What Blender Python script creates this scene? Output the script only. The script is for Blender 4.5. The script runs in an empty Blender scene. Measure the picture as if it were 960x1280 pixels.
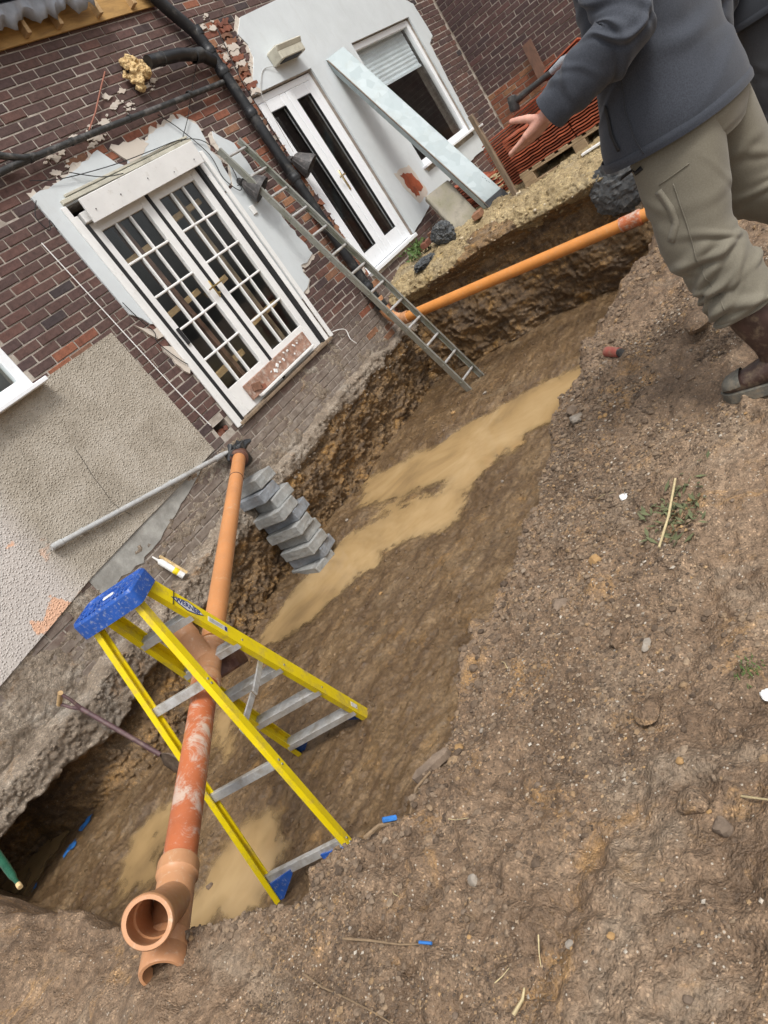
import bpy, math, random
import numpy as np
from mathutils import Vector, Matrix
random.seed(7)
RND = random.Random(11)
scene = bpy.context.scene
col = scene.collection
# ------------------------------------------------------------------ camera
CAM_POS = Vector((0.0, -5.15, 0.83))
cam_data = bpy.data.cameras.new('camera')
cam = bpy.data.objects.new('camera', cam_data)
col.objects.link(cam)
c_right = Vector((0.45269248, -0.68743707, -0.56789065))
c_down = Vector((-0.63458578, 0.19902934, -0.74678525))
c_fwd = Vector((0.62639476, 0.6984394, -0.3461387))
m = Matrix.Identity(4)
for i in range(3):
    m[i][0] = c_right[i]; m[i][1] = -c_down[i]; m[i][2] = -c_fwd[i]; m[i][3] = CAM_POS[i]
cam.matrix_world = m
cam_data.sensor_fit = 'VERTICAL'
cam_data.sensor_height = 34.6
cam_data.sensor_width = 25.95
cam_data.lens = 890.0 / 1280.0 * 34.6
cam_data.clip_start = 0.05
cam_data.clip_end = 500
scene.camera = cam
# ------------------------------------------------------------------ sky, sun, exposure
world = bpy.data.worlds.new('World'); scene.world = world; world.use_nodes = True
nt = world.node_tree; nt.nodes.clear()
wo = nt.nodes.new('ShaderNodeOutputWorld'); bg = nt.nodes.new('ShaderNodeBackground')
sky = nt.nodes.new('ShaderNodeTexSky'); sky.sky_type = 'NISHITA'; sky.sun_disc = False
SUN_EL, SUN_AZ = 58.0, 205.0          # azimuth clockwise from +Y
sky.sun_elevation = math.radians(SUN_EL); sky.sun_rotation = math.radians(SUN_AZ)
sky.air_density = 1.0; sky.dust_density = 4.0; sky.ozone_density = 0.6
hs = nt.nodes.new('ShaderNodeHueSaturation'); hs.inputs['Saturation'].default_value = 0.22
nt.links.new(sky.outputs[0], hs.inputs['Color']); nt.links.new(hs.outputs[0], bg.inputs['Color'])
bg.inputs['Strength'].default_value = 0.13
nt.links.new(bg.outputs[0], wo.inputs['Surface'])
sd_ = bpy.data.lights.new('sun', 'SUN'); sd_.energy = 1.4; sd_.angle = math.radians(14); sd_.color = (1.0, 0.965, 0.91)
sun = bpy.data.objects.new('sun', sd_); col.objects.link(sun)
az, el = math.radians(SUN_AZ), math.radians(SUN_EL)
sdir = Vector((math.sin(az) * math.cos(el), math.cos(az) * math.cos(el), math.sin(el)))
sun.rotation_euler = sdir.to_track_quat('Z', 'Y').to_euler(); sun.location = sdir * 20
scene.view_settings.view_transform = 'Standard'; scene.view_settings.look = 'None'
scene.view_settings.exposure = 0.58; scene.view_settings.gamma = 1.0
scene.view_settings.use_curve_mapping = False
scene.render.engine = 'CYCLES'
scene.cycles.max_bounces = 5; scene.cycles.diffuse_bounces = 3; scene.cycles.glossy_bounces = 3; scene.cycles.transparent_max_bounces = 12
# ------------------------------------------------------------------ numpy noise
def _hash(ix, iy, iz, seed):
    h = (ix * 374761393 + iy * 668265263 + iz * 2147483647 + seed * 974634777) & 0xFFFFFFFF
    h = ((h ^ (h >> 13)) * 1274126177) & 0xFFFFFFFF
    h = ((h ^ (h >> 16)) * 2246822519) & 0xFFFFFFFF
    h = h ^ (h >> 15)
    return (h & 0xFFFF) / 32767.5 - 1.0
def vnoise(x, y, z, seed=0):
    x, y, z = np.broadcast_arrays(np.asarray(x, float), np.asarray(y, float), np.asarray(z, float))
    fx, fy, fz = np.floor(x), np.floor(y), np.floor(z)
    ix, iy, iz = fx.astype(np.int64), fy.astype(np.int64), fz.astype(np.int64)
    u, v, w = x - fx, y - fy, z - fz
    u = u * u * (3 - 2 * u); v = v * v * (3 - 2 * v); w = w * w * (3 - 2 * w)
    r = 0
    for dx in (0, 1):
        wx = u if dx else 1 - u
        for dy in (0, 1):
            wy = v if dy else 1 - v
            for dz in (0, 1):
                wz = w if dz else 1 - w
                r = r + wx * wy * wz * _hash(ix + dx, iy + dy, iz + dz, seed)
    return r
def fbm(x, y, z, sc, octv=4, seed=0, gain=0.5, ridged=False):
    a, s, t = 1.0, sc, 0
    for o in range(octv):
        n = vnoise(x * s + 17.3 * o, y * s - 9.1 * o, z * s + 3.7 * o, seed + o)
        if ridged: n = 1 - 2 * np.abs(n)
        t = t + a * n; a *= gain; s *= 2.07
    return t
def sstep(a, b, x):
    t = np.clip((x - a) / (b - a), 0, 1); return t * t * (3 - 2 * t)
# ------------------------------------------------------------------ object helpers
ORG = {}
def setp(o, label=None, cat=None, group=None, kind=None):
    if label: o['label'] = label
    if cat: o['category'] = cat
    if group: o['group'] = group
    if kind: o['kind'] = kind
    return o
def thing(name, loc, label, cat, group=None):
    o = bpy.data.objects.new(name, None); col.objects.link(o); o.empty_display_size = 0.1
    o.location = loc; ORG[o.name] = Vector(loc)
    return setp(o, label, cat, group)
def link_mesh(name, me, parent=None, loc=None):
    o = bpy.data.objects.new(name, me); col.objects.link(o)
    if parent is not None:
        o.parent = parent; ORG[o.name] = ORG.get(parent.name, Vector((0, 0, 0)))
    else:
        o.location = loc if loc is not None else (0, 0, 0); ORG[o.name] = Vector(o.location)
    return o
class MB:
    def __init__(s): s.v = []; s.f = []; s.sm = []
    def add(s, vs, fs, smooth=False):
        b = len(s.v); s.v += [Vector(p) for p in vs]
        for f in fs: s.f.append([i + b for i in f]); s.sm.append(smooth)
    def box(s, c, size, rot=None, bev=0.0):
        hx, hy, hz = size[0] / 2, size[1] / 2, size[2] / 2
        c = Vector(c)
        if bev <= 0:
            vs = [(x, y, z) for x in (-hx, hx) for y in (-hy, hy) for z in (-hz, hz)]
            fs = [(0, 1, 3, 2), (4, 6, 7, 5), (0, 4, 5, 1), (2, 3, 7, 6), (0, 2, 6, 4), (1, 5, 7, 3)]
        else:
            b = min(bev, hx * .9, hy * .9, hz * .9); vs = []; idx = {}
            for sx in (-1, 1):
                for sy in (-1, 1):
                    for sz in (-1, 1):
                        for ax in range(3):
                            p = [sx * (hx - b), sy * (hy - b), sz * (hz - b)]
                            p[ax] = (sx * hx, sy * hy, sz * hz)[ax]
                            idx[(sx, sy, sz, ax)] = len(vs); vs.append(p)
            fs = []
            for ax in range(3):
                for sg in (-1, 1):
                    o1, o2 = [a for a in range(3) if a != ax]
                    q = []
                    for e1, e2 in ((-1, -1), (1, -1), (1, 1), (-1, 1)):
                        k = [0, 0, 0]; k[ax] = sg; k[o1] = e1; k[o2] = e2
                        q.append(idx[(k[0], k[1], k[2], ax)])
                    fs.append(q if (sg > 0) == (ax != 1) else q[::-1])
            for ax in range(3):
                o1, o2 = [a for a in range(3) if a != ax]
                for e1 in (-1, 1):
                    for e2 in (-1, 1):
                        def K(sg, a):
                            k = [0, 0, 0]; k[ax] = sg; k[o1] = e1; k[o2] = e2
                            return idx[(k[0], k[1], k[2], a)]
                        fs.append([K(-1, o1), K(1, o1), K(1, o2), K(-1, o2)])
            for sx in (-1, 1):
                for sy in (-1, 1):
                    for sz in (-1, 1):
                        fs.append([idx[(sx, sy, sz, a)] for a in range(3)])
        R = rot if rot is not None else Matrix.Identity(3)
        s.add([R @ Vector(p) + c for p in vs], fs)
    def bar(s, p, q, w, h, up=(0, 0, 1), bev=0.0):
        """box from p to q, w across, h along up"""
        p, q = Vector(p), Vector(q); d = q - p; L = d.length; d.normalize()
        u = Vector(up); u = (u - d * u.dot(d))
        if u.length < 1e-4: u = Vector((1, 0, 0)); u = u - d * u.dot(d)
        u.normalize(); w_ = d.cross(u)
        R = Matrix((d, w_, u)).transposed()
        s.box((p + q) / 2, (L, w, h), R, bev)
    def prism(s, poly, fn, t0, t1):
        """poly: list of 2d; fn(a,b,t)->3d"""
        n = len(poly)
        vs = [fn(a, b, t0) for a, b in poly] + [fn(a, b, t1) for a, b in poly]
        fs = [list(range(n))[::-1], list(range(n, 2 * n))]
        fs += [[i, (i + 1) % n, n + (i + 1) % n, n + i] for i in range(n)]
        s.add(vs, fs)
    def tube(s, pts, r, seg=12, cap=True, smooth=True):
        pts = [Vector(p) for p in pts]; n = len(pts)
        rr = r if isinstance(r, (list, tuple)) else [r] * n
        t0 = (pts[1] - pts[0]).normalized()
        a = Vector((0, 0, 1)) if abs(t0.z) < .9 else Vector((1, 0, 0))
        u = (a - t0 * a.dot(t0)).normalized(); vs = []
        for i in range(n):
            t = (pts[min(i + 1, n - 1)] - pts[max(i - 1, 0)])
            if t.length < 1e-9: t = t0.copy()
            t.normalize(); u = (u - t * u.dot(t)).normalized(); w = t.cross(u)
            for k in range(seg):
                an = 2 * math.pi * k / seg
                vs.append(pts[i] + (u * math.cos(an) + w * math.sin(an)) * rr[i])
        fs = []
        for i in range(n - 1):
            for k in range(seg):
                fs.append([i * seg + k, i * seg + (k + 1) % seg, (i + 1) * seg + (k + 1) % seg, (i + 1) * seg + k])
        s.add(vs, fs, smooth)
        if cap:
            b = len(s.v) - len(vs)
            s.f.append([b + k for k in range(seg)][::-1]); s.sm.append(False)
            s.f.append([b + (n - 1) * seg + k for k in range(seg)]); s.sm.append(False)
    def lathe(s, p, d, prof, seg=24, smooth=True, cap=False):
        """revolve (s, r) pairs about the axis p + s*d"""
        p, d = Vector(p), Vector(d).normalized()
        a = Vector((0, 0, 1)) if abs(d.z) < .9 else Vector((1, 0, 0))
        u = (a - d * a.dot(d)).normalized(); w = d.cross(u); vs = []; n = len(prof)
        for (t, r) in prof:
            for k in range(seg):
                an = 2 * math.pi * k / seg
                vs.append(p + d * t + (u * math.cos(an) + w * math.sin(an)) * r)
        fs = [[i * seg + k, i * seg + (k + 1) % seg, (i + 1) * seg + (k + 1) % seg, (i + 1) * seg + k] for i in range(n - 1) for k in range(seg)]
        s.add(vs, fs, smooth)
        if cap:
            b = len(s.v) - len(vs)
            s.f.append([b + k for k in range(seg)][::-1]); s.sm.append(False)
            s.f.append([b + (n - 1) * seg + k for k in range(seg)]); s.sm.append(False)
    def build(s, name, mat, parent=None, loc=None, fix=True):
        me = bpy.data.meshes.new(name)
        o_ = ORG.get(parent.name, Vector((0, 0, 0))) if parent is not None else Vector(loc if loc is not None else (0, 0, 0))
        me.from_pydata([tuple(p - o_) for p in s.v], [], s.f)
        me.polygons.foreach_set('use_smooth', s.sm)
        if fix:
            import bmesh
            bm = bmesh.new(); bm.from_mesh(me); bmesh.ops.recalc_face_normals(bm, faces=bm.faces); bm.to_mesh(me); bm.free()
        if any(s.sm): me.set_sharp_from_angle(angle=math.radians(38))
        me.materials.append(mat); me.update()
        return link_mesh(name, me, parent, loc)
def np_mesh(name, V, Fq, mat, smooth=True, parent=None, loc=None):
    me = bpy.data.meshes.new(name)
    V = np.asarray(V, np.float32); Fq = np.asarray(Fq, np.int32); k = Fq.shape[1]
    if loc is not None: V = V - np.array(loc, np.float32)
    if parent is not None: V = V - np.array(ORG.get(parent.name, Vector((0, 0, 0))), np.float32)
    me.vertices.add(len(V)); me.vertices.foreach_set('co', V.ravel())
    me.loops.add(Fq.size); me.loops.foreach_set('vertex_index', Fq.ravel())
    me.polygons.add(len(Fq)); me.polygons.foreach_set('loop_start', np.arange(0, Fq.size, k, dtype=np.int32))
    me.polygons.foreach_set('loop_total', np.full(len(Fq), k, np.int32))
    me.polygons.foreach_set('use_smooth', np.full(len(Fq), smooth, bool))
    me.materials.append(mat); me.update(calc_edges=True); me.validate()
    return link_mesh(name, me, parent, loc)
def grid_faces(nu, nv):
    i = np.arange((nu - 1) * (nv - 1)); a = (i // (nv - 1)) * nv + i % (nv - 1)
    return np.stack([a, a + nv, a + nv + 1, a + 1], 1)
# ------------------------------------------------------------------ materials
class NT:
    def __init__(s, name):
        s.m = bpy.data.materials.new(name); s.m.use_nodes = True; s.t = s.m.node_tree; s.t.nodes.clear()
        s.out = s.n('ShaderNodeOutputMaterial'); s.b = s.n('ShaderNodeBsdfPrincipled')
        s.t.links.new(s.b.outputs[0], s.out.inputs[0])
        s.geo = s.n('ShaderNodeNewGeometry'); s.pos = s.geo.outputs['Position']
    def n(s, t, **k):
        x = s.t.nodes.new(t)
        for a, b in k.items(): setattr(x, a, b)
        return x
    def l(s, a, b): s.t.links.new(a, b)
    def noise(s, sc, det=5, rough=.6, vec=None, dist=0.0):
        x = s.n('ShaderNodeTexNoise'); x.inputs['Scale'].default_value = sc; x.inputs['Detail'].default_value = det
        x.inputs['Roughness'].default_value = rough; x.inputs['Distortion'].default_value = dist
        s.l(vec if vec is not None else s.pos, x.inputs['Vector']); return x.outputs['Fac']
    def voro(s, sc, feat='F1', out='Distance', vec=None):
        x = s.n('ShaderNodeTexVoronoi'); x.feature = feat; x.inputs['Scale'].default_value = sc
        s.l(vec if vec is not None else s.pos, x.inputs['Vector']); return x.outputs[out]
    def ramp(s, f, stops):
        x = s.n('ShaderNodeValToRGB'); e = x.color_ramp.elements
        while len(e) > 1: e.remove(e[-1])
        for i, (p, c) in enumerate(stops):
            el_ = e[0] if i == 0 else e.new(p)
            el_.position = p; el_.color = (c, c, c, 1) if not isinstance(c, (tuple, list)) else (*c, 1)
        s.l(f, x.inputs[0]); return x.outputs[0]
    def mix(s, f, a, b, mode='MIX'):
        x = s.n('ShaderNodeMix', data_type='RGBA', blend_type=mode)
        for sock, v in ((x.inputs[0], f), (x.inputs[6], a), (x.inputs[7], b)):
            if isinstance(v, (int, float)): sock.default_value = v
            elif isinstance(v, (tuple, list)): sock.default_value = (*v, 1)
            else: s.l(v, sock)
        return x.outputs[2]
    def math(s, op, a, b=None):
        x = s.n('ShaderNodeMath', operation=op)
        for sock, v in ((x.inputs[0], a), (x.inputs[1], b)):
            if v is None: continue
            if isinstance(v, (int, float)): sock.default_value = v
            else: s.l(v, sock)
        return x.outputs[0]
    def scaled(s, sx, sy, sz, src=None):
        x = s.n('ShaderNodeMapping'); x.inputs['Scale'].default_value = (sx, sy, sz)
        s.l(src if src is not None else s.pos, x.inputs['Vector']); return x.outputs[0]
    def n_col(s, sc):
        x = s.n('ShaderNodeTexNoise'); x.inputs['Scale'].default_value = sc; s.l(s.pos, x.inputs['Vector']); return x.outputs['Color']
    def objco(s): return s.n('ShaderNodeTexCoord').outputs['Object']
    def sep(s, ax): 
        x = s.n('ShaderNodeSeparateXYZ'); s.l(s.pos, x.inputs[0]); return x.outputs[ax]
    def base(s, c):
        if isinstance(c, (tuple, list)): s.b.inputs['Base Color'].default_value = (*c, 1)
        else: s.l(c, s.b.inputs['Base Color'])
    def rough(s, r):
        if isinstance(r, (int, float)): s.b.inputs['Roughness'].default_value = r
        else: s.l(r, s.b.inputs['Roughness'])
    def bump(s, h, st=.5, dist=.01):
        x = s.n('ShaderNodeBump'); x.inputs['Strength'].default_value = st; x.inputs['Distance'].default_value = dist
        s.l(h, x.inputs['Height']); s.l(x.outputs[0], s.b.inputs['Normal']); return x
def simple(name, c, rough=.6, var=.15, sc=12, bump=0.0, bsc=80, metal=0.0, dirt=None, dirt_amt=.5, dirt_sc=6, spec=None, obj=False):
    t = NT(name); v = t.objco() if obj else None
    n = t.noise(sc, 4, .6, v)
    lo = tuple(x * (1 - var) for x in c); hi = tuple(min(1, x * (1 + var)) for x in c)
    cc = t.ramp(n, [(.3, lo), (.7, hi)])
    if dirt:
        d = t.ramp(t.noise(dirt_sc, 7, .7, v), [(.55 - .15 * dirt_amt, 0.0), (.78 - .15 * dirt_amt, 1.0)])
        cc = t.mix(d, cc, dirt)
    t.base(cc); t.rough(t.ramp(t.noise(sc * 2.3, 4, .6, v), [(.3, max(0, rough - .1)), (.7, min(1, rough + .1))]))
    t.b.inputs['Metallic'].default_value = metal
    if spec is not None: t.b.inputs['Specular IOR Level'].default_value = spec
    if bump: t.bump(t.noise(bsc, 5, .65, v), bump, .006)
    return t.m
M = {}
def soil(name, dark, mid, light, ochre, ochre_amt, grey=(.20, .17, .145), wet=.5, speck=True, bst=.9, streak=None, grain=1.0, smear=None):
    t = NT(name)
    a = t.noise(1.6, 5, .68); b = t.noise(7.0, 5, .72); c = t.noise(45, 3, .7)
    base = t.ramp(t.math('ADD', t.math('MULTIPLY', a, .5), t.math('MULTIPLY', b, .5)), [(.36, dark), (.5, mid), (.66, light)])
    o = t.ramp(t.noise(4.6, 6, .78, t.scaled(1, 1, 1.3), .5), [(.60 - .10 * ochre_amt, 0.0), (.72 - .08 * ochre_amt, .85)])
    base = t.mix(o, base, ochre)
    g = t.ramp(t.noise(2.2, 5, .7, t.scaled(1.3, .9, 1.1), .6), [(.54, 0.0), (.66, .6)])
    base = t.mix(g, base, grey)
    if streak:
        z = t.noise(2.0, 5, .7, t.scaled(1.0, 1.0, 5.0), .3)
        base = t.mix(t.ramp(z, [(.48, 0.0), (.62, .8)]), base, streak)
    if smear:
        # long drag marks left by the digger bucket
        mp = t.n('ShaderNodeMapping'); mp.inputs['Rotation'].default_value = (0, 0, math.radians(-38)); mp.inputs['Scale'].default_value = (1, 5.5, 1); t.l(t.pos, mp.inputs['Vector'])
        base = t.mix(t.ramp(t.noise(1.7, 6, .72, mp.outputs[0], .3), [(.44, 0.0), (.62, .85)]), base, smear)
    base = t.mix(1.0, base, t.ramp(c, [(.3, .60), (.5, 1.0), (.72, 1.4)]), 'MULTIPLY')
    vn = t.n('ShaderNodeTexVoronoi'); vn.inputs['Scale'].default_value = 135; t.l(t.pos, vn.inputs['Vector']); sp = t.n('ShaderNodeSeparateColor'); t.l(vn.outputs['Color'], sp.inputs[0])
    gm = t.math('MULTIPLY', t.ramp(vn.outputs['Distance'], [(.30, 1.0), (.55, 0.0)]), t.ramp(b, [(.40, .25 * grain), (.60, grain)]))
    base = t.mix(gm, base, t.mix(1.0, base, t.ramp(sp.outputs[0], [(0.0, .42), (.35, .8), (.65, 1.1), (.88, 1.7), (1.0, 2.3)]), 'MULTIPLY'))
    if speck:
        m2 = t.math('MULTIPLY', t.ramp(vn.outputs['Distance'], [(.28, 1.0), (.36, 0.0)]), t.ramp(sp.outputs[1], [(.955, 0.0), (.965, 1.0)]))
        base = t.mix(m2, base, (.48, .42, .34))
    t.base(base)
    t.rough(t.ramp(b, [(.3, .66 - .44 * wet), (.7, .95 - .3 * wet)]))
    h = t.math('ADD', t.math('ADD', t.math('MULTIPLY', t.noise(55, 4, .7), 1.0), t.math('MULTIPLY', t.noise(210, 2, .6), .35)), t.math('MULTIPLY', t.math('SUBTRACT', 1.0, vn.outputs['Distance']), .30 * grain))
    t.bump(h, bst, .014)
    return t.m
def crumbmat(name, stops, rough=.9):
    t = NT(name); t.base(t.mix(1.0, t.ramp(t.geo.outputs['Random Per Island'], stops), t.ramp(t.noise(90, 2, .6), [(.3, .7), (.7, 1.25)]), 'MULTIPLY')); t.rough(rough); return t.m
M['crumb'] = crumbmat('soil_crumb', [(0, (.085, .058, .038)), (.3, (.135, .094, .062)), (.6, (.18, .128, .085)), (.85, (.225, .165, .112)), (.95, (.27, .175, .09)), (1, (.26, .21, .16))])
M['grit'] = crumbmat('soil_grit', [(0, (.07, .05, .035)), (.3, (.13, .09, .06)), (.6, (.19, .135, .09)), (.8, (.25, .185, .125)), (.90, (.34, .215, .10)), (.965, (.34, .29, .23)), (1, (.48, .43, .36))])
M['clay_crumb'] = crumbmat('clay_crumb', [(0, (.13, .10, .055)), (.4, (.28, .21, .11)), (.75, (.42, .33, .18)), (.9, (.5, .40, .25)), (1, (.55, .5, .42))])
M['soil'] = soil('soil', (.10, .061, .034), (.20, .132, .080), (.30, .212, .138), (.37, .215, .085), .5, grey=(.285, .22, .155), wet=.45)
M['mud'] = soil('mud', (.078, .047, .023), (.158, .101, .051), (.245, .166, .09), (.27, .155, .056), .4, grey=(.185, .135, .083), wet=1.0, speck=False, bst=.55, grain=.35, smear=(.09, .055, .029))
M['pitface'] = soil('pitface', (.075, .043, .019), (.18, .108, .046), (.29, .185, .09), (.38, .21, .062), .85, grey=(.2, .15, .10), wet=.6, streak=(.095, .064, .04))
M['clay'] = soil('clay', (.16, .115, .055), (.32, .24, .125), (.46, .36, .20), (.44, .31, .12), .5, grey=(.30, .25, .165), wet=.1)
def brickmat(name, ramp, smear=True):
    t = NT(name)
    oi = t.n('ShaderNodeObjectInfo').outputs['Random']
    r = t.math('FRACT', t.math('ADD', oi, t.geo.outputs['Random Per Island']))
    c = t.ramp(r, ramp)
    c = t.mix(1.0, c, t.ramp(t.noise(24, 6, .7), [(.28, .6), (.5, 1.0), (.75, 1.35)]), 'MULTIPLY')
    if smear:
        # mortar smears and lime: heavier on the courses that stood below the old ground line
        z = t.sep(2); low = t.n('ShaderNodeMapRange'); low.inputs[1].default_value = .12; low.inputs[2].default_value = -.32
        low.inputs[3].default_value = 0.0; low.inputs[4].default_value = 1.0
        t.l(z, low.inputs[0])
        n1 = t.ramp(t.noise(6.5, 8, .75, t.scaled(.8, 1, 1.6)), [(.56, 0.0), (.70, .55)])
        n2 = t.ramp(t.noise(4.2, 8, .75, t.scaled(.7, 1, 2.6)), [(.26, 0.0), (.46, 1.0)])
        m_ = t.math('MAXIMUM', t.math('MULTIPLY', n1, .22), t.math('MULTIPLY', t.math('MULTIPLY', n2, low.outputs[0]), .93))
        c = t.mix(m_, c, t.ramp(t.noise(11, 6, .7), [(.3, (.12, .09, .068)), (.55, (.24, .2, .165)), (.75, (.36, .32, .27))]))
    t.base(c); t.rough(.85); t.bump(t.noise(70, 6, .7), .5, .006)
    return t.m
DB = [(0.0, (.078, .047, .042)), (.2, (.098, .055, .046)), (.42, (.072, .045, .043)), (.6, (.112, .06, .048)), (.8, (.088, .05, .046)), (.90, (.14, .066, .05)), (.95, (.045, .036, .038)), (1.0, (.09, .053, .049))]
M['brick'] = brickmat('brick', DB)
M['brick_side'] = brickmat('brick_side', [(0.0, (.075, .045, .045)), (.3, (.1, .058, .055)), (.6, (.065, .042, .043)), (.85, (.115, .06, .055)), (1.0, (.08, .05, .048))], False)
M['brick_red'] = brickmat('brick_red', [(0.0, (.21, .075, .045)), (.3, (.26, .10, .055)), (.55, (.16, .06, .04)), (.75, (.3, .15, .08)), (1.0, (.12, .06, .045))], False)
def mortarmat():
    t = NT('mortar')
    c = t.ramp(t.noise(9, 7, .72), [(.3, (.22, .185, .155)), (.5, (.40, .355, .305)), (.7, (.56, .51, .45))])
    c = t.mix(t.ramp(t.noise(1.1, 5, .6), [(.48, 0.0), (.66, .55)]), c, (.17, .13, .105))
    t.base(c); t.rough(.95); t.bump(t.noise(90, 5, .7), .7, .008); return t.m
M['mortar'] = mortarmat()
def plaster(name, c, stain, amt=.5):
    t = NT(name)
    b = t.ramp(t.noise(2.2, 6, .65), [(.3, tuple(x * .88 for x in c)), (.7, c)])
    b = t.mix(t.ramp(t.noise(5.0, 8, .75, t.scaled(1.6, 1, .5)), [(.55, 0.0), (.78, amt)]), b, stain)
    b = t.mix(t.ramp(t.noise(55, 4, .6), [(.68, 0.0), (.74, .5)]), b, stain)
    t.base(b); t.rough(.75); t.bump(t.math('ADD', t.noise(14, 6, .6), t.math('MULTIPLY', t.noise(120, 3, .6), .3)), .35, .006); return t.m
M['plaster'] = plaster('painted_plaster', (.60, .64, .655), (.42, .42, .40), .4)
M['plaster_edge'] = plaster('bare_plaster', (.60, .54, .47), (.42, .27, .19), .6)
def pebble():
    t = NT('pebbledash')
    x = t.sep(0)
    c = t.ramp(t.noise(3.0, 8, .7), [(.3, (.27, .235, .185)), (.52, (.37, .33, .27)), (.72, (.45, .41, .35))])
    c = t.mix(t.ramp(t.voro(55), [(.05, 1.0), (.32, 0.0)]), c, t.ramp(t.voro(55, out='Color'), [(.2, (.30, .25, .2)), (.6, (.48, .43, .36)), (.9, (.62, .58, .52))]))
    # older painted side: paler, with peach patches where paint has come away
    mr = t.n('ShaderNodeMapRange'); mr.inputs[1].default_value = 2.15; mr.inputs[2].default_value = 1.9; t.l(t.math('ADD', x, t.math('MULTIPLY', t.noise(1.5, 4), .35)), mr.inputs[0])
    c = t.mix(t.math('MULTIPLY', mr.outputs[0], .65), c, (.60, .56, .54))
    pz = t.math('MULTIPLY', t.ramp(t.noise(3.4, 4, .6, t.scaled(1, 1, 1.2)), [(.60, 0.0), (.63, 1.0)]), mr.outputs[0])
    c = t.mix(t.math('MULTIPLY', pz, .9), c, (.72, .42, .27))
    t.base(c); t.rough(.92)
    h = t.math('ADD', t.ramp(t.voro(60), [(0.0, 1.0), (.5, 0.0)]), t.noise(25, 5, .6))
    t.bump(h, .8, .008); return t.m
M['pebble'] = pebble()
M['cement'] = simple('cement_render', (.33, .325, .30), .9, .25, 9, .5, 60, dirt=(.2, .19, .17), dirt_sc=3)
M['footing'] = soil('footing_concrete', (.12, .088, .06), (.25, .2, .15), (.42, .36, .29), (.27, .17, .09), .4, grey=(.33, .3, .26), wet=.1)
M['white'] = simple('white_gloss_paint', (.74, .74, .725), .45, .05, 6, .1, 60, dirt=(.5, .47, .42), dirt_amt=-.25, dirt_sc=14)
M['upvc'] = simple('white_upvc', (.78, .80, .82), .35, .03, 5, dirt=(.6, .6, .58), dirt_amt=-.4, dirt_sc=5)
M['black_gap'] = simple('black_rubber', (.012, .012, .013), .7, .3)
M['black_pvc'] = simple('black_pvc', (.014, .015, .017), .38, .4, 9, dirt=(.10, .095, .085), dirt_amt=.15, dirt_sc=8)
M['cast'] = simple('painted_black_iron', (.035, .036, .036), .55, .4, 12, .3, 50, dirt=(.16, .15, .14), dirt_amt=.3, dirt_sc=12)
M['grey_pvc'] = simple('grey_pvc', (.40, .41, .41), .45, .1, 8, dirt=(.27, .25, .22), dirt_amt=.5, dirt_sc=10)
def pvc(name, c, scuff, amt, sc=7, stain=(.22, .10, .05), samt=.5):
    t = NT(name)
    b = t.ramp(t.noise(3.5, 6, .65), [(.3, tuple(x * .82 for x in c)), (.7, c)])
    b = t.mix(t.ramp(t.noise(5, 8, .75, t.scaled(1, 1, 1)), [(.5, 0.0), (.72, samt)]), b, stain)
    b = t.mix(t.ramp(t.noise(sc, 9, .8, None, .8), [(.62 - .16 * amt, 0.0), (.70 - .14 * amt, .85)]), b, scuff)
    b = t.mix(t.ramp(t.noise(60, 4, .7), [(.60, 0.0), (.68, .35)]), b, (.55, .45, .36))
    t.base(b); t.rough(t.ramp(t.noise(14, 5), [(.3, .32), (.7, .6)])); t.bump(t.noise(40, 5, .6), .12, .004); return t.m
M['orange'] = pvc('orange_pvc', (.62, .27, .10), (.58, .40, .26), .15, 6, (.42, .19, .085), .35)
M['orange_old'] = pvc('weathered_orange_pvc', (.50, .145, .055), (.55, .45, .37), .72, 6.5, (.30, .09, .04), .6)
M['orange_fit'] = pvc('tan_fitting', (.56, .28, .135), (.58, .43, .30), .35, 11, (.34, .16, .085), .6)
M['orange_far'] = pvc('bright_orange_pvc', (.66, .26, .06), (.55, .36, .18), .1, 9, (.42, .2, .07), .5)
M['alu'] = simple('aluminium', (.56, .56, .55), .42, .15, 18, .15, 60, metal=.45, dirt=(.34, .3, .24), dirt_amt=.5, dirt_sc=14)
M['alu_old'] = simple('weathered_aluminium', (.40, .40, .36), .5, .2, 14, .15, 50, metal=.7, dirt=(.2, .21, .14), dirt_amt=.5, dirt_sc=7)
M['galv'] = None
def galv():
    t = NT('galvanised_steel')
    c = t.ramp(t.voro(11, out='Color'), [(.1, (.33, .385, .395)), (.5, (.375, .43, .44)), (.9, (.42, .475, .485))])
    c = t.mix(t.ramp(t.noise(6, 7, .7), [(.5, 0.0), (.7, .5)]), c, (.34, .37, .35))
    t.base(c); t.rough(.5); t.b.inputs['Metallic'].default_value = .25; t.bump(t.noise(9, 3), .1, .01); return t.m
M['galv'] = galv()
M['yellow'] = simple('yellow_fibreglass', (.80, .62, .006), .42, .08, 9, dirt=(.45, .33, .10), dirt_amt=.30, dirt_sc=11)
M['blue'] = simple('blue_plastic', (.018, .085, .36), .5, .2, 14, dirt=(.42, .43, .44), dirt_amt=.05, dirt_sc=62)
M['blue_paint'] = simple('blue_spray_paint', (.03, .17, .50), .8, .25, 30, .4, 60)
def blockmat(name, c):
    t = NT(name); v = t.objco()
    b = t.ramp(t.noise(16, 7, .7, v), [(.3, tuple(x * .7 for x in c)), (.7, tuple(x * 1.15 for x in c))])
    b = t.mix(t.ramp(t.noise(6, 6, .7, v), [(.52, 0.0), (.68, .45)]), b, (.20, .155, .11))
    t.base(b); t.rough(.93); t.bump(t.math('ADD', t.noise(120, 5, .7, v), t.voro(90, vec=v)), .6, .005); return t.m
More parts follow.
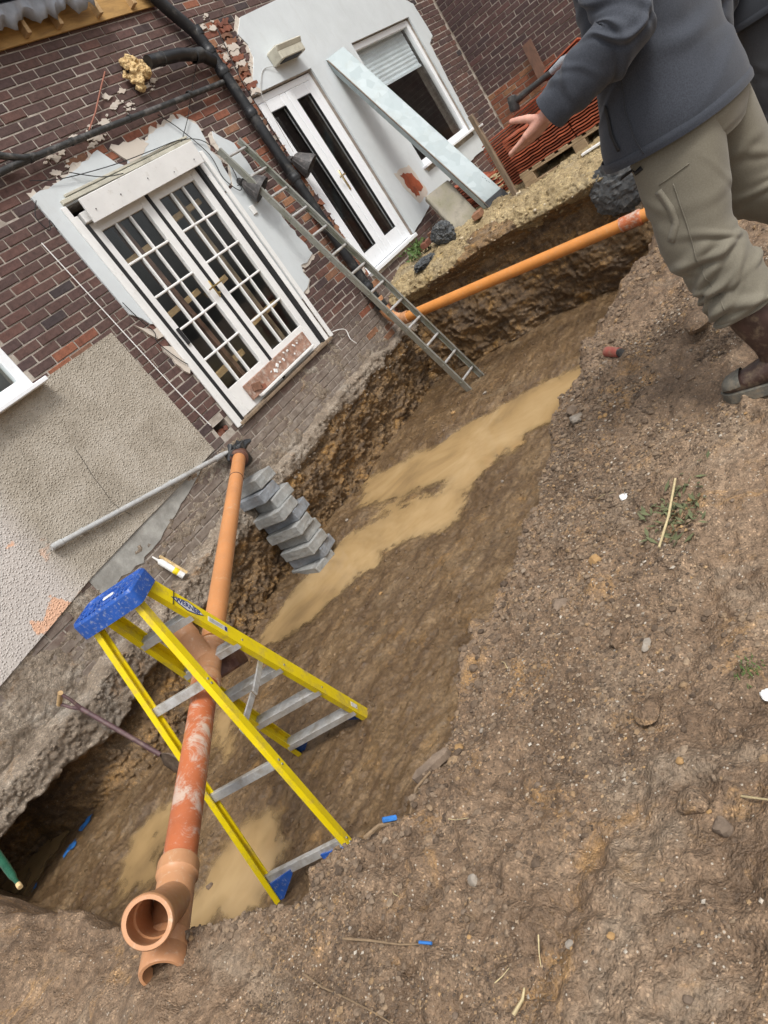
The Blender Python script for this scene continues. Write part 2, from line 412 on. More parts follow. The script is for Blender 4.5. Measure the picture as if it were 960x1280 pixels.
M['block'] = blockmat('concrete_block', (.31, .315, .305)); M['block2'] = blockmat('blue_grey_block', (.25, .27, .295))
def wood(name, c, d, sc=1.0, ax=(1, 8, 8)):
    t = NT(name); v = t.scaled(*[a * sc for a in ax], src=t.objco())
    t.base(t.ramp(t.noise(3.2, 8, .7, v, .6), [(.3, d), (.55, c), (.75, tuple(min(1, x * 1.25) for x in c))])); t.rough(.75)
    t.bump(t.noise(7, 7, .7, v), .35, .004); return t.m
M['ply'] = wood('plywood', (.42, .25, .085), (.25, .14, .05), 1, (1.2, 6, 6))
M['pine'] = wood('pine_timber', (.50, .34, .17), (.33, .20, .09), 1, (2, 2, 9))
M['oldwood'] = wood('weathered_timber', (.22, .16, .105), (.10, .075, .055), 1, (9, 9, 1.5))
M['dark_wood'] = wood('stained_timber', (.14, .07, .045), (.07, .04, .03), 1, (9, 9, 1.5))
M['palletwood'] = wood('pallet_timber', (.36, .26, .155), (.2, .135, .08), 1, (6, 2, 9))
M['lead'] = simple('grey_roof_membrane', (.30, .33, .38), .38, .3, 7, .3, 16)
M['slate'] = simple('dark_roof_covering', (.03, .033, .04), .5, .3, 10)
M['terra'] = simple('terracotta_tile', (.34, .082, .035), .7, .28, 9, .35, 60, dirt=(.14, .045, .03), dirt_amt=.35, dirt_sc=7)
M['conc'] = simple('old_concrete', (.28, .255, .205), .92, .3, 10, .7, 50, dirt=(.17, .16, .10), dirt_amt=.5, dirt_sc=5)
M['polythene'] = simple('black_polythene', (.028, .030, .033), .45, .4, 10, .9, 22)
M['greysheet'] = simple('dusty_black_sheet', (.055, .06, .064), .55, .5, 14, .9, 26, dirt=(.14, .14, .135), dirt_amt=.5, dirt_sc=18)
M['foam'] = simple('expanding_foam', (.60, .44, .22), .85, .3, 22, .9, 60, dirt=(.40, .25, .12), dirt_amt=.4, dirt_sc=16)
M['wire'] = simple('black_cable', (.012, .012, .012), .5, .2); M['wire_grey'] = simple('grey_cable', (.4, .4, .38), .6, .2)
M['copper'] = simple('copper_pipe', (.30, .12, .08), .55, .25, 12)
M['cream'] = simple('cream_metal', (.52, .50, .41), .5, .1, 8, dirt=(.3, .28, .22), dirt_amt=.3)
M['lamp'] = simple('weathered_lamp_shade', (.055, .052, .052), .6, .4, 20, .3, 60, dirt=(.17, .15, .14), dirt_amt=.4, dirt_sc=18)
M['brass'] = simple('brass', (.45, .33, .14), .35, .2, 20, metal=.9)
M['gold'] = simple('gilt_handle', (.60, .47, .26), .3, .1, 20, metal=.8)
M['stone'] = simple('pale_stone', (.27, .235, .195), .9, .25, 25, .5, 70, dirt=(.22, .17, .12), dirt_amt=.5, dirt_sc=20)
M['stone_d'] = simple('brown_stone', (.19, .14, .10), .9, .3, 25, .5, 70, dirt=(.12, .085, .06), dirt_amt=.5, dirt_sc=20)
M['ochre_stone'] = simple('ochre_stone', (.33, .20, .085), .9, .25, 25, .5, 70)
M['pot'] = simple('white_ceramic', (.78, .78, .76), .4, .05, 20)
M['redcap'] = simple('red_plastic', (.33, .085, .065), .55, .15, 25, dirt=(.28, .18, .12), dirt_amt=.4, dirt_sc=40)
M['twig'] = simple('dry_twig', (.21, .145, .085), .9, .3, 40)
M['straw'] = simple('dry_straw', (.48, .39, .22), .9, .2, 40)
M['leaf'] = simple('weed_leaf', (.075, .13, .03), .6, .4, 40)
M['leaf_d'] = simple('wilted_leaf', (.11, .12, .055), .8, .4, 40)
M['paper'] = simple('white_label', (.70, .70, .68), .6, .08, 30, dirt=(.45, .44, .4), dirt_amt=.3, dirt_sc=50)
M['navy'] = simple('blue_print', (.015, .03, .16), .5, .1)
M['steel'] = simple('zinc_steel', (.42, .44, .46), .4, .15, 20, metal=.75, dirt=(.25, .24, .22), dirt_amt=.3, dirt_sc=20)
M['plumwood'] = simple('purple_painted_shaft', (.10, .055, .06), .55, .25, 25, dirt=(.2, .14, .1), dirt_amt=.3, dirt_sc=30)
M['rust'] = simple('muddy_steel', (.17, .13, .10), .6, .3, 25, .4, 60, metal=.3)
M['brownpvc'] = simple('brown_plastic', (.105, .042, .028), .5, .2, 20, dirt=(.25, .15, .1), dirt_amt=.3, dirt_sc=20)
M['green'] = simple('green_plastic', (.01, .075, .04), .3, .2, 20)
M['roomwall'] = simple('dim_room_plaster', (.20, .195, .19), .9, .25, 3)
M['pale_sheet'] = simple('pale_blue_sheet', (.68, .74, .80), .8, .12, 4)
M['teal'] = simple('teal_box', (.02, .33, .30), .5, .3, 9)
def glass(name, tint):
    t = NT(name); t.t.nodes.remove(t.b)
    tr = t.n('ShaderNodeBsdfTransparent'); tr.inputs[0].default_value = (*tint, 1)
    g = t.n('ShaderNodeBsdfGlossy'); g.inputs['Roughness'].default_value = .03
    dp = t.n('ShaderNodeVectorMath', operation='DOT_PRODUCT'); t.l(t.geo.outputs['Normal'], dp.inputs[0]); t.l(t.geo.outputs['Incoming'], dp.inputs[1])
    k = t.math('SUBTRACT', 1.0, t.math('ABSOLUTE', dp.outputs['Value']))
    f = t.math('ADD', .04, t.math('MULTIPLY', .9, t.math('POWER', k, 4.6)))
    mx = t.n('ShaderNodeMixShader'); t.l(f, mx.inputs[0]); t.l(tr.outputs[0], mx.inputs[1]); t.l(g.outputs[0], mx.inputs[2])
    t.l(mx.outputs[0], t.out.inputs[0]); return t.m
M['glass'] = glass('window_glass', (.95, .96, .95))
def water():
    # silty water: the deeper it stands, the less of the bed shows through
    t = NT('muddy_water')
    t.base(t.ramp(t.noise(1.3, 4, .6, None, .7), [(.32, (.27, .18, .088)), (.5, (.39, .262, .124)), (.66, (.47, .33, .17))]))
    t.rough(.05); t.b.inputs['IOR'].default_value = 1.33; t.bump(t.noise(7, 3, .5), .05, .01)
    at_ = t.n('ShaderNodeAttribute'); at_.attribute_name = 'depth'
    t.l(t.ramp(at_.outputs['Fac'], [(0.0, .06), (.006, .25), (.022, .80), (.05, .97)]), t.b.inputs['Alpha'])
    return t.m
M['water'] = water()
def cloth(name, c, c2, wsc=900, rough=.85, bst=.25):
    t = NT(name); v = t.objco()
    t.base(t.mix(t.ramp(t.noise(260, 3, .7, v), [(.35, 0.0), (.65, 1.0)]), c, c2)); t.rough(rough)
    t.b.inputs['Sheen Weight'].default_value = .12; t.b.inputs['Sheen Roughness'].default_value = .5
    t.bump(t.noise(wsc * .5, 3, .6, v), bst, .002); return t.m
M['jacket'] = cloth('navy_softshell', (.025, .030, .041), (.046, .053, .069))
M['trouser'] = cloth('khaki_trouser', (.15, .135, .10), (.188, .17, .128))
M['darktrouser'] = cloth('black_trouser', (.02, .021, .024), (.04, .041, .045))
M['darkjacket'] = cloth('dark_jacket', (.018, .022, .03), (.03, .034, .042))
M['stitch'] = cloth('khaki_webbing', (.17, .155, .118), (.21, .19, .145), 600, .9, .6)
def skin():
    t = NT('skin'); v = t.objco()
    t.base(t.ramp(t.noise(30, 5, .6, v), [(.3, (.50, .24, .18)), (.5, (.60, .32, .24)), (.7, (.66, .38, .29))])); t.rough(.5)
    t.b.inputs['Subsurface Weight'].default_value = .08; t.b.inputs['Subsurface Radius'].default_value = (.01, .004, .002)
    t.bump(t.noise(150, 4, .6, v), .15, .002); return t.m
M['skin'] = skin()
M['boot'] = simple('brown_rubber_boot', (.055, .03, .024), .45, .3, 20, .2, 60, dirt=(.20, .15, .1), dirt_amt=.35, dirt_sc=22)
M['bootsole'] = simple('muddy_boot_sole', (.13, .125, .105), .7, .3, 30, .5, 80, dirt=(.24, .19, .13), dirt_amt=.5, dirt_sc=30)
M['scar'] = simple('scarred_pink_render', (.30, .175, .125), .9, .3, 18, .6, 60, dirt=(.55, .5, .45), dirt_amt=.25, dirt_sc=16)
M['hair'] = simple('dark_hair', (.04, .03, .022), .7, .3, 60)
# ------------------------------------------------------------------ terrain
PIT = np.array([(0.02, 1.3), (0.0, -0.6), (0.08, -1.67), (0.17, -2.6), (0.26, -2.98), (0.42, -3.44), (0.72, -3.69), (1.4, -3.62), (1.9, -3.56), (2.5, -3.50), (3.2, -3.42), (3.9, -3.48), (4.9, -3.6), (6.0, -3.55), (7.6, -3.35), (7.6, 1.3)])
WATER_Z = -1.352
PUDDLES = [
    ([(4.22, -0.2), (4.74, -0.15), (5.05, -0.9), (5.3, -1.6), (5.6, -2.25), (5.15, -2.6), (4.6, -2.42), (4.3, -1.95), (4.05, -1.4)], .075),
    ([(3.8, -0.42), (4.0, -0.9), (3.95, -1.63), (3.55, -1.78), (3.42, -1.3), (3.05, -1.0), (2.5, -0.78), (2.42, -0.38), (2.84, -0.12), (3.52, -0.2)], .075),
    ([(0.76, -0.40), (1.05, -0.70), (0.9, -0.88), (0.63, -1.12), (0.5, -0.85)], .06),
    ([(0.71, -1.52), (1.02, -1.42), (1.08, -1.78), (0.95, -2.02), (0.72, -2.08), (0.42, -1.75), (0.42, -1.5)], .065),
    ([(1.95, -0.2), (1.8, -0.78), (1.33, -1.06), (1.36, -0.7)], .05)]
def poly_sd(px, py, P):
    P = np.asarray(P, float); n = len(P); d2 = np.full(px.shape, 1e18); ins = np.zeros(px.shape, bool)
    for i in range(n):
        a, b = P[i], P[(i + 1) % n]; e = b - a
        t = np.clip(((px - a[0]) * e[0] + (py - a[1]) * e[1]) / (e @ e), 0, 1)
        dx, dy = px - a[0] - t * e[0], py - a[1] - t * e[1]
        d2 = np.minimum(d2, dx * dx + dy * dy)
        c = ((a[1] > py) != (b[1] > py))
        with np.errstate(divide='ignore', invalid='ignore'):
            xi = (b[0] - a[0]) * (py - a[1]) / (b[1] - a[1] + 1e-30) + a[0]
        ins ^= c & (px < xi)
    d = np.sqrt(d2); return np.where(ins, d, -d)
def ground_z(X, Y):
    Z0 = np.zeros_like(X)
    s = poly_sd(X, Y, PIT)
    sw = s + .06 * fbm(X, Y, Z0, 2.2, 3, 3) + .022 * fbm(X, Y, Z0, 11, 3, 9)
    # bank width: steep near the camera, a long soft ramp at the far end
    w = .24 + .75 * sstep(2.6, 4.6, X) * sstep(-2.2, -3.4, Y)
    t = np.clip(sw / w, 0, 1); t = t * t * (3 - 2 * t)
    g = -0.5 + .045 * fbm(X, Y, Z0, .9, 3, 21) + .05 * sstep(2.0, 4.5, X) + .045 * sstep(1.5, 2.6, X) * sstep(-3.7, -4.3, Y) - .10 * sstep(.45, -.5, X)
    # spoil ridge along the lip and the heap behind the branch fitting
    g = g - .03 * np.exp(-((sw + .05) / .12) ** 2)
    g = g + .07 * np.exp(-(((X - .02) / .16) ** 2 + ((Y + 3.12) / .22) ** 2))
    g = g + .10 * np.exp(-(((X + .02) / .20) ** 2 + ((Y + 1.95) / .40) ** 2))
    # rough ground
    near = 1 - .6 * sstep(3, 7, X)
    r1 = fbm(X, Y, Z0, 5.0, 4, 31); r2 = fbm(X, Y, Z0, 17, 4, 41, .55); rr = fbm(X, Y, Z0, 9, 4, 51, .5, True)
    clod = np.maximum(0, fbm(X, Y, Z0, 24, 3, 61)) ** 1.4
    patchy = .35 + .65 * sstep(-.35, .45, fbm(X, Y, Z0, 1.7, 3, 63))
    bil = np.abs(vnoise(X * 13, Y * 13, Z0, 65)) * 1.0 + .6 * np.abs(vnoise(X * 29, Y * 29, Z0, 66)) + .4 * np.abs(vnoise(X * 57, Y * 57, Z0, 67))
    rg = .022 * r1 + .008 * r2 + .010 * rr + (.014 * clod + .021 * (bil - .5)) * patchy
    f = -1.325 + .014 * fbm(X, Y, Z0, 1.1, 3, 71)
    tread = fbm(X * .72 + Y * .69, (Y * .72 - X * .69) * 3.2, Z0, 2.4, 4, 81)
    f = f + .013 * tread + .006 * r2 + .010 * clod + .006 * bil
    for P, dep in PUDDLES:
        ds = poly_sd(X, Y, P) + .11 * fbm(X, Y, Z0, 2.4, 5, 91, .6)
        f = f - (dep + .012) * sstep(-.24, .26, ds)
    # the hollow dug below the footing
    f = f - .05 * sstep(.0, .5, Y) * sstep(1.3, .6, X)
    mid = 4 * t * (1 - t)
    z = g * (1 - t) + f * t + rg * (1 - t) + mid * (.03 * r1 + .012 * rr + .012 * clod)
    return z, t
def axis(segs):
    out = []
    for a, b, d0, d1 in segs:
        x = a
        while x < b - 1e-6:
            out.append(x); k = (x - a) / (b - a); x += d0 * (1 - k) + d1 * k
    out.append(segs[-1][1]); return np.array(out)
gx = axis([(-60, -6, 8, 1.0), (-6, -.6, .9, .04), (-.6, 0, .03, .0075), (0, 2.4, .0075, .0075), (2.4, 8.0, .0075, .022), (8.0, 14, .03, .9), (14, 60, 1, 8)])
gy = axis([(-60, -9, 8, .8), (-9, -5.3, .5, .02), (-5.3, -3.1, .0078, .0078), (-3.1, .6, .0095, .017), (.6, 1.6, .02, .2), (1.6, 60, .4, 8)])
GX, GY = np.meshgrid(gx, gy, indexing='ij')
GZ, GT = ground_z(GX.ravel(), GY.ravel())
ground = np_mesh('ground', np.stack([GX.ravel(), GY.ravel(), GZ], 1), grid_faces(len(gx), len(gy)), M['soil'])
setp(ground, 'trampled brown soil with stones and an open dug pit', None, None, 'structure')
# the wet floor of the pit uses the mud material
ground.data.materials.append(M['mud'])
tf = GT.reshape(len(gx), len(gy)); tf = (tf[:-1, :-1] + tf[1:, 1:]) * .5
jit = fbm(GX[:-1, :-1].ravel(), GY[:-1, :-1].ravel(), 0 * GX[:-1, :-1].ravel(), 7, 3, 5)
ground.data.polygons.foreach_set('material_index', ((tf.ravel() + .10 * jit) > .72).astype(np.int32))
wx, wy = np.arange(.1, 7.2, .022), np.arange(-3.3, 1.1, .022)
WXg, WYg = np.meshgrid(wx, wy, indexing='ij')
wdep = WATER_Z - ground_z(WXg.ravel(), WYg.ravel())[0]
wmesh = np_mesh('puddle_water', np.stack([WXg.ravel(), WYg.ravel(), np.full(WXg.size, WATER_Z)], 1), grid_faces(len(wx), len(wy)), M['water'])
wmesh.data.attributes.new('depth', 'FLOAT', 'POINT').data.foreach_set('value', np.clip(wdep, 0, 1).astype(np.float32))
setp(wmesh, 'shallow muddy brown water pooled on the pit floor', None, None, 'structure')

# excavated face below the house wall: rough concrete footing, undercut clay below
fx = axis([(-3, -.3, .12, .03), (-.3, 3.5, .010, .012), (3.5, 7.3, .012, .018)]); fz = np.arange(-.40, -1.62, -.0105)
FX, FZ = np.meshgrid(fx, fz, indexing='ij'); X, Z = FX.ravel(), FZ.ravel(); O0 = 0 * X
zb = np.interp(X, [-3, .42, .9, 1.2, 1.7, 2.3, 2.8, 3.3, 4.0, 5.2, 6.2, 7.3], [-.86, -.86, -.82, -.88, -.90, -.88, -.78, -.68, -.68, -.66, -.62, -.6]) + .05 * fbm(X, O0, O0, 2.3, 4, 101) + .015 * fbm(X, O0, O0, 14, 2, 103)
proud = np.interp(X, [-3, 1, 2.5, 3.2, 4, 6, 6.6, 7.3], [.2, .2, .16, .10, .10, .09, .05, .03])
zt = np.interp(X, [-3, 2.4, 3.2, 7.3], [-.58, -.58, -.50, -.50]) + .035 * fbm(X, O0, O0, 3.1, 4, 111)
front = -proud * sstep(0, .05, zt - Z) + .03 * sstep(.0, .04, Z - zt) 
lump = .032 * fbm(X, O0, Z, 4.3, 5, 121) + .014 * fbm(X, O0, Z, 15, 4, 131, .65, True) + .012 * fbm(X, O0, Z, 40, 3, 133, .7)
deep = np.interp(X, [-3, .15, .62, .88, 1.15, 2.2, 3.2, 4.5, 6, 7.3], [.75, .75, .62, .22, .03, .0, .0, .0, .02, .05])
under = deep * sstep(0, .10, zb - Z) + .035 * sstep(.15, .5, zb - Z)
below = sstep(-.02, .05, zb - Z)
yy = front * (1 - below) + (under - .055 + .05 * sstep(2.5, 3.5, X) * sstep(-.7, -1.3, Z) - .22 * sstep(-.95, -1.38, Z) * sstep(.75, 1.2, X) * sstep(3.0, 2.2, X)) * below + lump * (.75 + .6 * below)
yy = np.where(Z > zt + .05, .02, yy); yy_face = yy
face = np_mesh('excavation_face', np.stack([X, yy, Z], 1), grid_faces(len(fx), len(fz)), M['footing'])
face.data.materials.append(M['pitface'])
bq = below.reshape(len(fx), len(fz))[:-1, :-1].ravel()
face.data.polygons.foreach_set('material_index', (bq + .25 * fbm(FX[:-1, :-1].ravel(), 0 * bq, FZ[:-1, :-1].ravel(), 9, 3, 141) > .5).astype(np.int32))
setp(face, 'rough concrete footing above undercut clay', None, None, 'structure')

# old mortar smeared over the lower courses: comes proud of the brick only where the noise is high
mx = axis([(-1, .2, .06, .02), (.2, 6.25, .011, .014)]); mz = np.arange(-.03, -.64, -.0105)
MX, MZ = np.meshgrid(mx, mz, indexing='ij'); xm, zm = MX.ravel(), MZ.ravel(); o0 = 0 * xm
cov = np.interp(zm, [-.64, -.45, -.25, -.12, -.03], [1.0, .85, .6, .2, -.6]) - .45 * sstep(3.4, 5.0, xm)
hm = .75 * fbm(xm * .55, o0, zm, 6, 5, 171, .62) + cov * .55 + .25 * fbm(xm, o0, zm, 33, 2, 175)
ym = .012 - .020 * np.clip(hm + .55, 0, 1.6) - .004 * fbm(xm, o0, zm, 50, 2, 177)
smear = np_mesh('mortar_smear', np.stack([xm, ym, zm], 1), grid_faces(len(mx), len(mz)), M['footing'])
setp(smear, 'old mortar smeared over the lowest brick courses', None, None, 'structure')
# far bank of the pit: yellow clay ground with a dug vertical side
by = axis([(-9, -4.2, .3, .03), (-4.2, .35, .016, .016)])
prof = [(7.25, -1.6), (7.02, -1.42), (6.98, -1.25), (6.94, -1.0), (6.95, -.75), (6.98, -.55), (6.98, -.42), (6.88, -.33), (6.80, -.27), (6.84, -.22), (7.0, -.15), (7.3, -.08), (7.8, -.05), (9, .0), (11.5, .06), (14, .1)]
pr = np.array(prof); seg = np.sqrt(((pr[1:] - pr[:-1]) ** 2).sum(1)); cs = np.concatenate([[0], np.cumsum(seg)])
ss = axis([(0, cs[11], .014, .016), (cs[11], cs[-1], .018, .12)])
PX, PZ = np.interp(ss, cs, pr[:, 0]), np.interp(ss, cs, pr[:, 1])
BY, BI = np.meshgrid(by, np.arange(len(ss)), indexing='ij'); Yb, I = BY.ravel(), BI.ravel(); Xb, Zb = PX[I], PZ[I]; S_ = ss[I]
O0 = 0 * Xb
facef = sstep(cs[10] + .2, cs[7], S_)
Xb = Xb + np.interp(Yb, [-9, -4.2, -3.3, -2.6, -1.2, -.3, .3], [1.6, .9, .45, .12, .0, -.15, -.3]) * np.where(Xb < 7.6, 1, sstep(11, 7.6, Xb)) + .10 * fbm(O0, Yb, O0, 1.3, 3, 201) * facef
top = sstep(cs[8], cs[11], S_)
Zb = Zb + top * (.035 * fbm(Xb, Yb, O0, 1.6, 3, 211) - .10 * sstep(-3.0, -5, Yb))
d3 = .035 * fbm(Xb, Yb, Zb, 3.5, 5, 221) + .018 * fbm(Xb, Yb, Zb, 11, 4, 231, .65, True) + .012 * fbm(Xb, Yb, Zb, 30, 3, 241, .7)
Xb = Xb - d3 * (.3 + 1.0 * facef); Zb = Zb + d3 * (.75 - .4 * facef) + .005 * fbm(Xb, Yb, O0, 17, 3, 251) * top
bank = np_mesh('clay_bank', np.stack([Xb, Yb, Zb], 1), grid_faces(len(by), len(ss)), M['clay'])
bank.data.materials.append(M['pitface'])
sg = S_.reshape(len(by), len(ss))[:-1, :-1].ravel(); jn = fbm(O0.reshape(len(by), len(ss))[:-1, :-1].ravel(), BY[:-1, :-1].ravel(), sg, 5, 4, 261)
bank.data.polygons.foreach_set('material_index', ((sg + .10 * jn + .28 * fbm(0 * sg, BY[:-1, :-1].ravel(), 0 * sg, 1.6, 3, 263)) < cs[8] - .02 - .25 * sstep(-1.0, -.2, BY[:-1, :-1].ravel())).astype(np.int32))
setp(bank, 'yellow clay bank with a steep dug side', None, None, 'structure')

# loose crumbs of soil (uncountable): jittered low lumps, one object each area
def lumps(name, pts, sizes, mat, seed, kindlabel, octa=False):
    rs = np.random.RandomState(seed)
    t_ = (1 + 5 ** .5) / 2
    iv = np.array([(-1, t_, 0), (1, t_, 0), (-1, -t_, 0), (1, -t_, 0), (0, -1, t_), (0, 1, t_), (0, -1, -t_), (0, 1, -t_), (t_, 0, -1), (t_, 0, 1), (-t_, 0, -1), (-t_, 0, 1)]) / 1.9
    ifc = np.array([(0, 11, 5), (0, 5, 1), (0, 1, 7), (0, 7, 10), (0, 10, 11), (1, 5, 9), (5, 11, 4), (11, 10, 2), (10, 7, 6), (7, 1, 8), (3, 9, 4), (3, 4, 2), (3, 2, 6), (3, 6, 8), (3, 8, 9), (4, 9, 5), (2, 4, 11), (6, 2, 10), (8, 6, 7), (9, 8, 1)])
    if octa:
        iv = np.array([(1, 0, 0), (0, 1, 0), (-1, 0, 0), (0, -1, 0), (0, 0, 1), (0, 0, -1)], float); ifc = np.array([(0, 1, 4), (1, 2, 4), (2, 3, 4), (3, 0, 4), (1, 0, 5), (2, 1, 5), (3, 2, 5), (0, 3, 5)])
    nv = len(iv); n = len(pts); an = rs.rand(n) * 6.283
    ca, sa = np.cos(an)[:, None], np.sin(an)[:, None]
    V = iv[None] * (1 + .45 * (rs.rand(n, nv, 1) - .5)) + .22 * (rs.rand(n, nv, 3) - .5)
    V = V * (sizes[:, None, None] * np.stack([.8 + .6 * rs.rand(n), .8 + .5 * rs.rand(n), .5 + .35 * rs.rand(n)], 1)[:, None, :])
    x, y = V[..., 0] * ca - V[..., 1] * sa, V[..., 0] * sa + V[..., 1] * ca
    V = np.stack([x, y, V[..., 2]], 2) + np.asarray(pts)[:, None, :]
    Fc = (ifc[None] + nv * np.arange(n)[:, None, None]).reshape(-1, 3)
    o = np_mesh(name, V.reshape(-1, 3), Fc, mat, smooth=False)
    return setp(o, kindlabel, 'soil', None, 'stuff')
rs = np.random.RandomState(3)
GZ2 = GZ.reshape(len(gx), len(gy))
def on_ground(x, y):
    x, y = np.asarray(x, float), np.asarray(y, float)
    i = np.clip(np.searchsorted(gx, x) - 1, 0, len(gx) - 2); j = np.clip(np.searchsorted(gy, y) - 1, 0, len(gy) - 2)
    u, v = (x - gx[i]) / (gx[i + 1] - gx[i]), (y - gy[j]) / (gy[j + 1] - gy[j])
    return (GZ2[i, j] * (1 - u) + GZ2[i + 1, j] * u) * (1 - v) + (GZ2[i, j + 1] * (1 - u) + GZ2[i + 1, j + 1] * u) * v
n = 26000
cx = .05 + 5.8 * rs.rand(n) ** 1.8; cy = -5.1 + 1.75 * rs.rand(n)
dens = fbm(cx, cy, 0 * cx, 2.5, 3, 301); keep = dens + .55 * rs.rand(n) > .62; cx, cy = cx[keep], cy[keep]
sz = (.0022 + .0065 * rs.rand(len(cx)) ** 3.5) * (1 + .2 * cx)
lumps('soil_crumbs', np.stack([cx, cy, on_ground(cx, cy) + sz * .15], 1), sz, M['crumb'], 5, 'loose crumbs of brown soil strewn over the trampled ground')
n = 120000
cx = .0 + 3.6 * rs.rand(n) ** 1.5; cy = -5.15 + 1.75 * rs.rand(n)
dens = fbm(cx, cy, 0 * cx, 3.1, 4, 311, .6); keep = dens + rs.rand(n) * .75 > .55; cx, cy = cx[keep], cy[keep]
sz = (.0011 + .0034 * rs.rand(len(cx)) ** 3) * (1 + .35 * cx)
lumps('soil_grit', np.stack([cx, cy, on_ground(cx, cy) + sz * .3], 1), sz, M['grit'], 15, 'fine grit of crumbled soil over the trampled ground', True)
# crumbs gathered along the lip
n = 3600; ex = .2 + 5.2 * rs.rand(n) ** 1.5
ey = np.interp(ex, PIT[3:14, 0], PIT[3:14, 1]) - .02 + .09 * rs.randn(n)
sz = (.0028 + .009 * rs.rand(n) ** 4) * (1 + .15 * ex)
lumps('lip_crumbs', np.stack([ex, ey, on_ground(ex, ey) + sz * .2], 1), sz, M['crumb'], 6, 'loose crumbs of soil along the lip of the pit')
n = 2600; qx = .3 + 6.3 * rs.rand(n); qy = -3.0 + 2.9 * rs.rand(n); qz = on_ground(qx, qy); k = qz > WATER_Z + .012; qx, qy, qz = qx[k], qy[k], qz[k]
sz = .004 + .012 * rs.rand(len(qx)) ** 3
lumps('pit_floor_crumbs', np.stack([qx, qy, qz + sz * .2], 1), sz, M['mud'], 8, 'wet crumbs of clay on the pit floor')
bi = rs.randint(0, len(Xb), 7000); sel = (S_[bi] > cs[6]) & (Xb[bi] < 9.5) & (Yb[bi] > -4); bi = bi[sel]
sz = .004 + .016 * rs.rand(len(bi)) ** 4
lumps('bank_crumbs', np.stack([Xb[bi], Yb[bi], Zb[bi] + sz * .2], 1), sz, M['clay_crumb'], 9, 'crumbs of yellow clay on the far bank')
# ------------------------------------------------------------------ house
house = thing('house', (5.5, 0.0, 0.0), 'brick house with patches of pale render, french doors and stripped plaster', 'house')
WX0, WX1, WZ0, WZ1, WT = -1.0, 11.3, -.62, 4.6, .26
SEG = 'brick'
OPEN = [(3.86, 5.47, -.07, 2.10), (6.60, 7.76, .12, 2.24), (8.76, 10.36, .68, 2.30), (1.2, 2.66, 1.17, 2.5), (3.63, 3.79, -.02, .085)]
def fWall(y0=0.0):
    return lambda a, b, t: (a, y0 - t, b)
def wall_cells(x0, x1, z0, z1, opens):
    xs = sorted({x0, x1, *[o[0] for o in opens], *[o[1] for o in opens]}); zs = sorted({z0, z1, *[o[2] for o in opens], *[o[3] for o in opens]})
    for i in range(len(xs) - 1):
        for j in range(len(zs) - 1):
            cx_, cz_ = (xs[i] + xs[i + 1]) / 2, (zs[j] + zs[j + 1]) / 2
            if not any(o[0] < cx_ < o[1] and o[2] < cz_ < o[3] for o in opens): yield xs[i], xs[i + 1], zs[j], zs[j + 1]
w = MB()
for a, b, c, d in wall_cells(WX0, WX1, WZ0, WZ1, OPEN): w.box(((a + b) / 2, WT / 2, (c + d) / 2), (b - a, WT, d - c))
wallA = w.build('wall', M['mortar'], house)
w = MB(); w.box((11.3 + .13, -2.2, 2.0), (.26, 4.9, 5.3)); wallC = w.build('side_wall', M['mortar'], house)
# brick meshes
def brick_mesh(name, L, H, seed, mat):
    r = random.Random(seed); b = .004; j = lambda s=.0022: r.uniform(-s, s)
    hx, hz = L / 2, H / 2
    back = [(-hx, .012, -hz), (hx, .012, -hz), (hx, .012, hz), (-hx, .012, hz)]
    rim = [(-hx + j(), -.003 + j(.001), -hz + j()), (hx + j(), -.003 + j(.001), -hz + j()), (hx + j(), -.003 + j(.001), hz + j()), (-hx + j(), -.003 + j(.001), hz + j())]
    fr = [(x * (1 - b / hx), -.0065 + j(.0015), z * (1 - b / hz)) for (x, y, z) in rim]
    me = bpy.data.meshes.new(name); v = back + rim + fr
    f = [(8, 9, 10, 11)]
    for i in range(4):
        k = (i + 1) % 4; f += [(i, k, 4 + k, 4 + i), (4 + i, 4 + k, 8 + k, 8 + i)]
    me.from_pydata(v, [], f); me.materials.append(mat); me.update(); return me, v, f
CAMR = Matrix((c_right, c_down, c_fwd))
def project(p):
    q = CAMR @ (Vector(p) - CAM_POS)
    if q.z < .1: return None
    return (480 + 890 * q.x / q.z, 640 + 890 * q.y / q.z, q.z)
def in_poly(x, z, P):
    ins = False; n = len(P)
    for i in range(n):
        (x1, z1), (x2, z2) = P[i], P[(i + 1) % n]
        if (z1 > z) != (z2 > z) and x < (x2 - x1) * (z - z1) / (z2 - z1) + x1: ins = not ins
    return ins
# outlines of render patches, in wall metres
def ragged(P, amp, step, seed, smooth_edges=()):
    r = random.Random(seed); out = []
    for i in range(len(P)):
        a, b = P[i], P[(i + 1) % len(P)]
        L = math.hypot(b[0] - a[0], b[1] - a[1]); n_ = max(1, int(L / step)) if i not in smooth_edges else 1
        nx, nz = -(b[1] - a[1]) / max(L, 1e-6), (b[0] - a[0]) / max(L, 1e-6)
        for k in range(n_):
            t = k / n_; o = 0 if k == 0 else r.gauss(0, amp)
            s_ = 0 if k == 0 else r.uniform(-.25, .25) / n_
            out.append((a[0] + (b[0] - a[0]) * (t + s_) + nx * o, a[1] + (b[1] - a[1]) * (t + s_) + nz * o))
    return out
P_TOP = ragged([(3.68, 2.26), (4.02, 2.28), (4.36, 2.33), (4.50, 2.37), (4.58, 2.22), (4.66, 2.15), (4.73, 2.27), (4.95, 2.26), (5.2, 2.33), (5.56, 2.34), (5.68, 2.22), (5.62, 1.98), (5.66, 1.86), (5.60, 1.66), (5.47, 1.62), (5.47, 2.10), (3.86, 2.10), (3.86, 1.02), (3.80, 1.05), (3.77, 1.12), (3.70, 1.2)], .007, .05, 1, (14, 15, 16, 20))
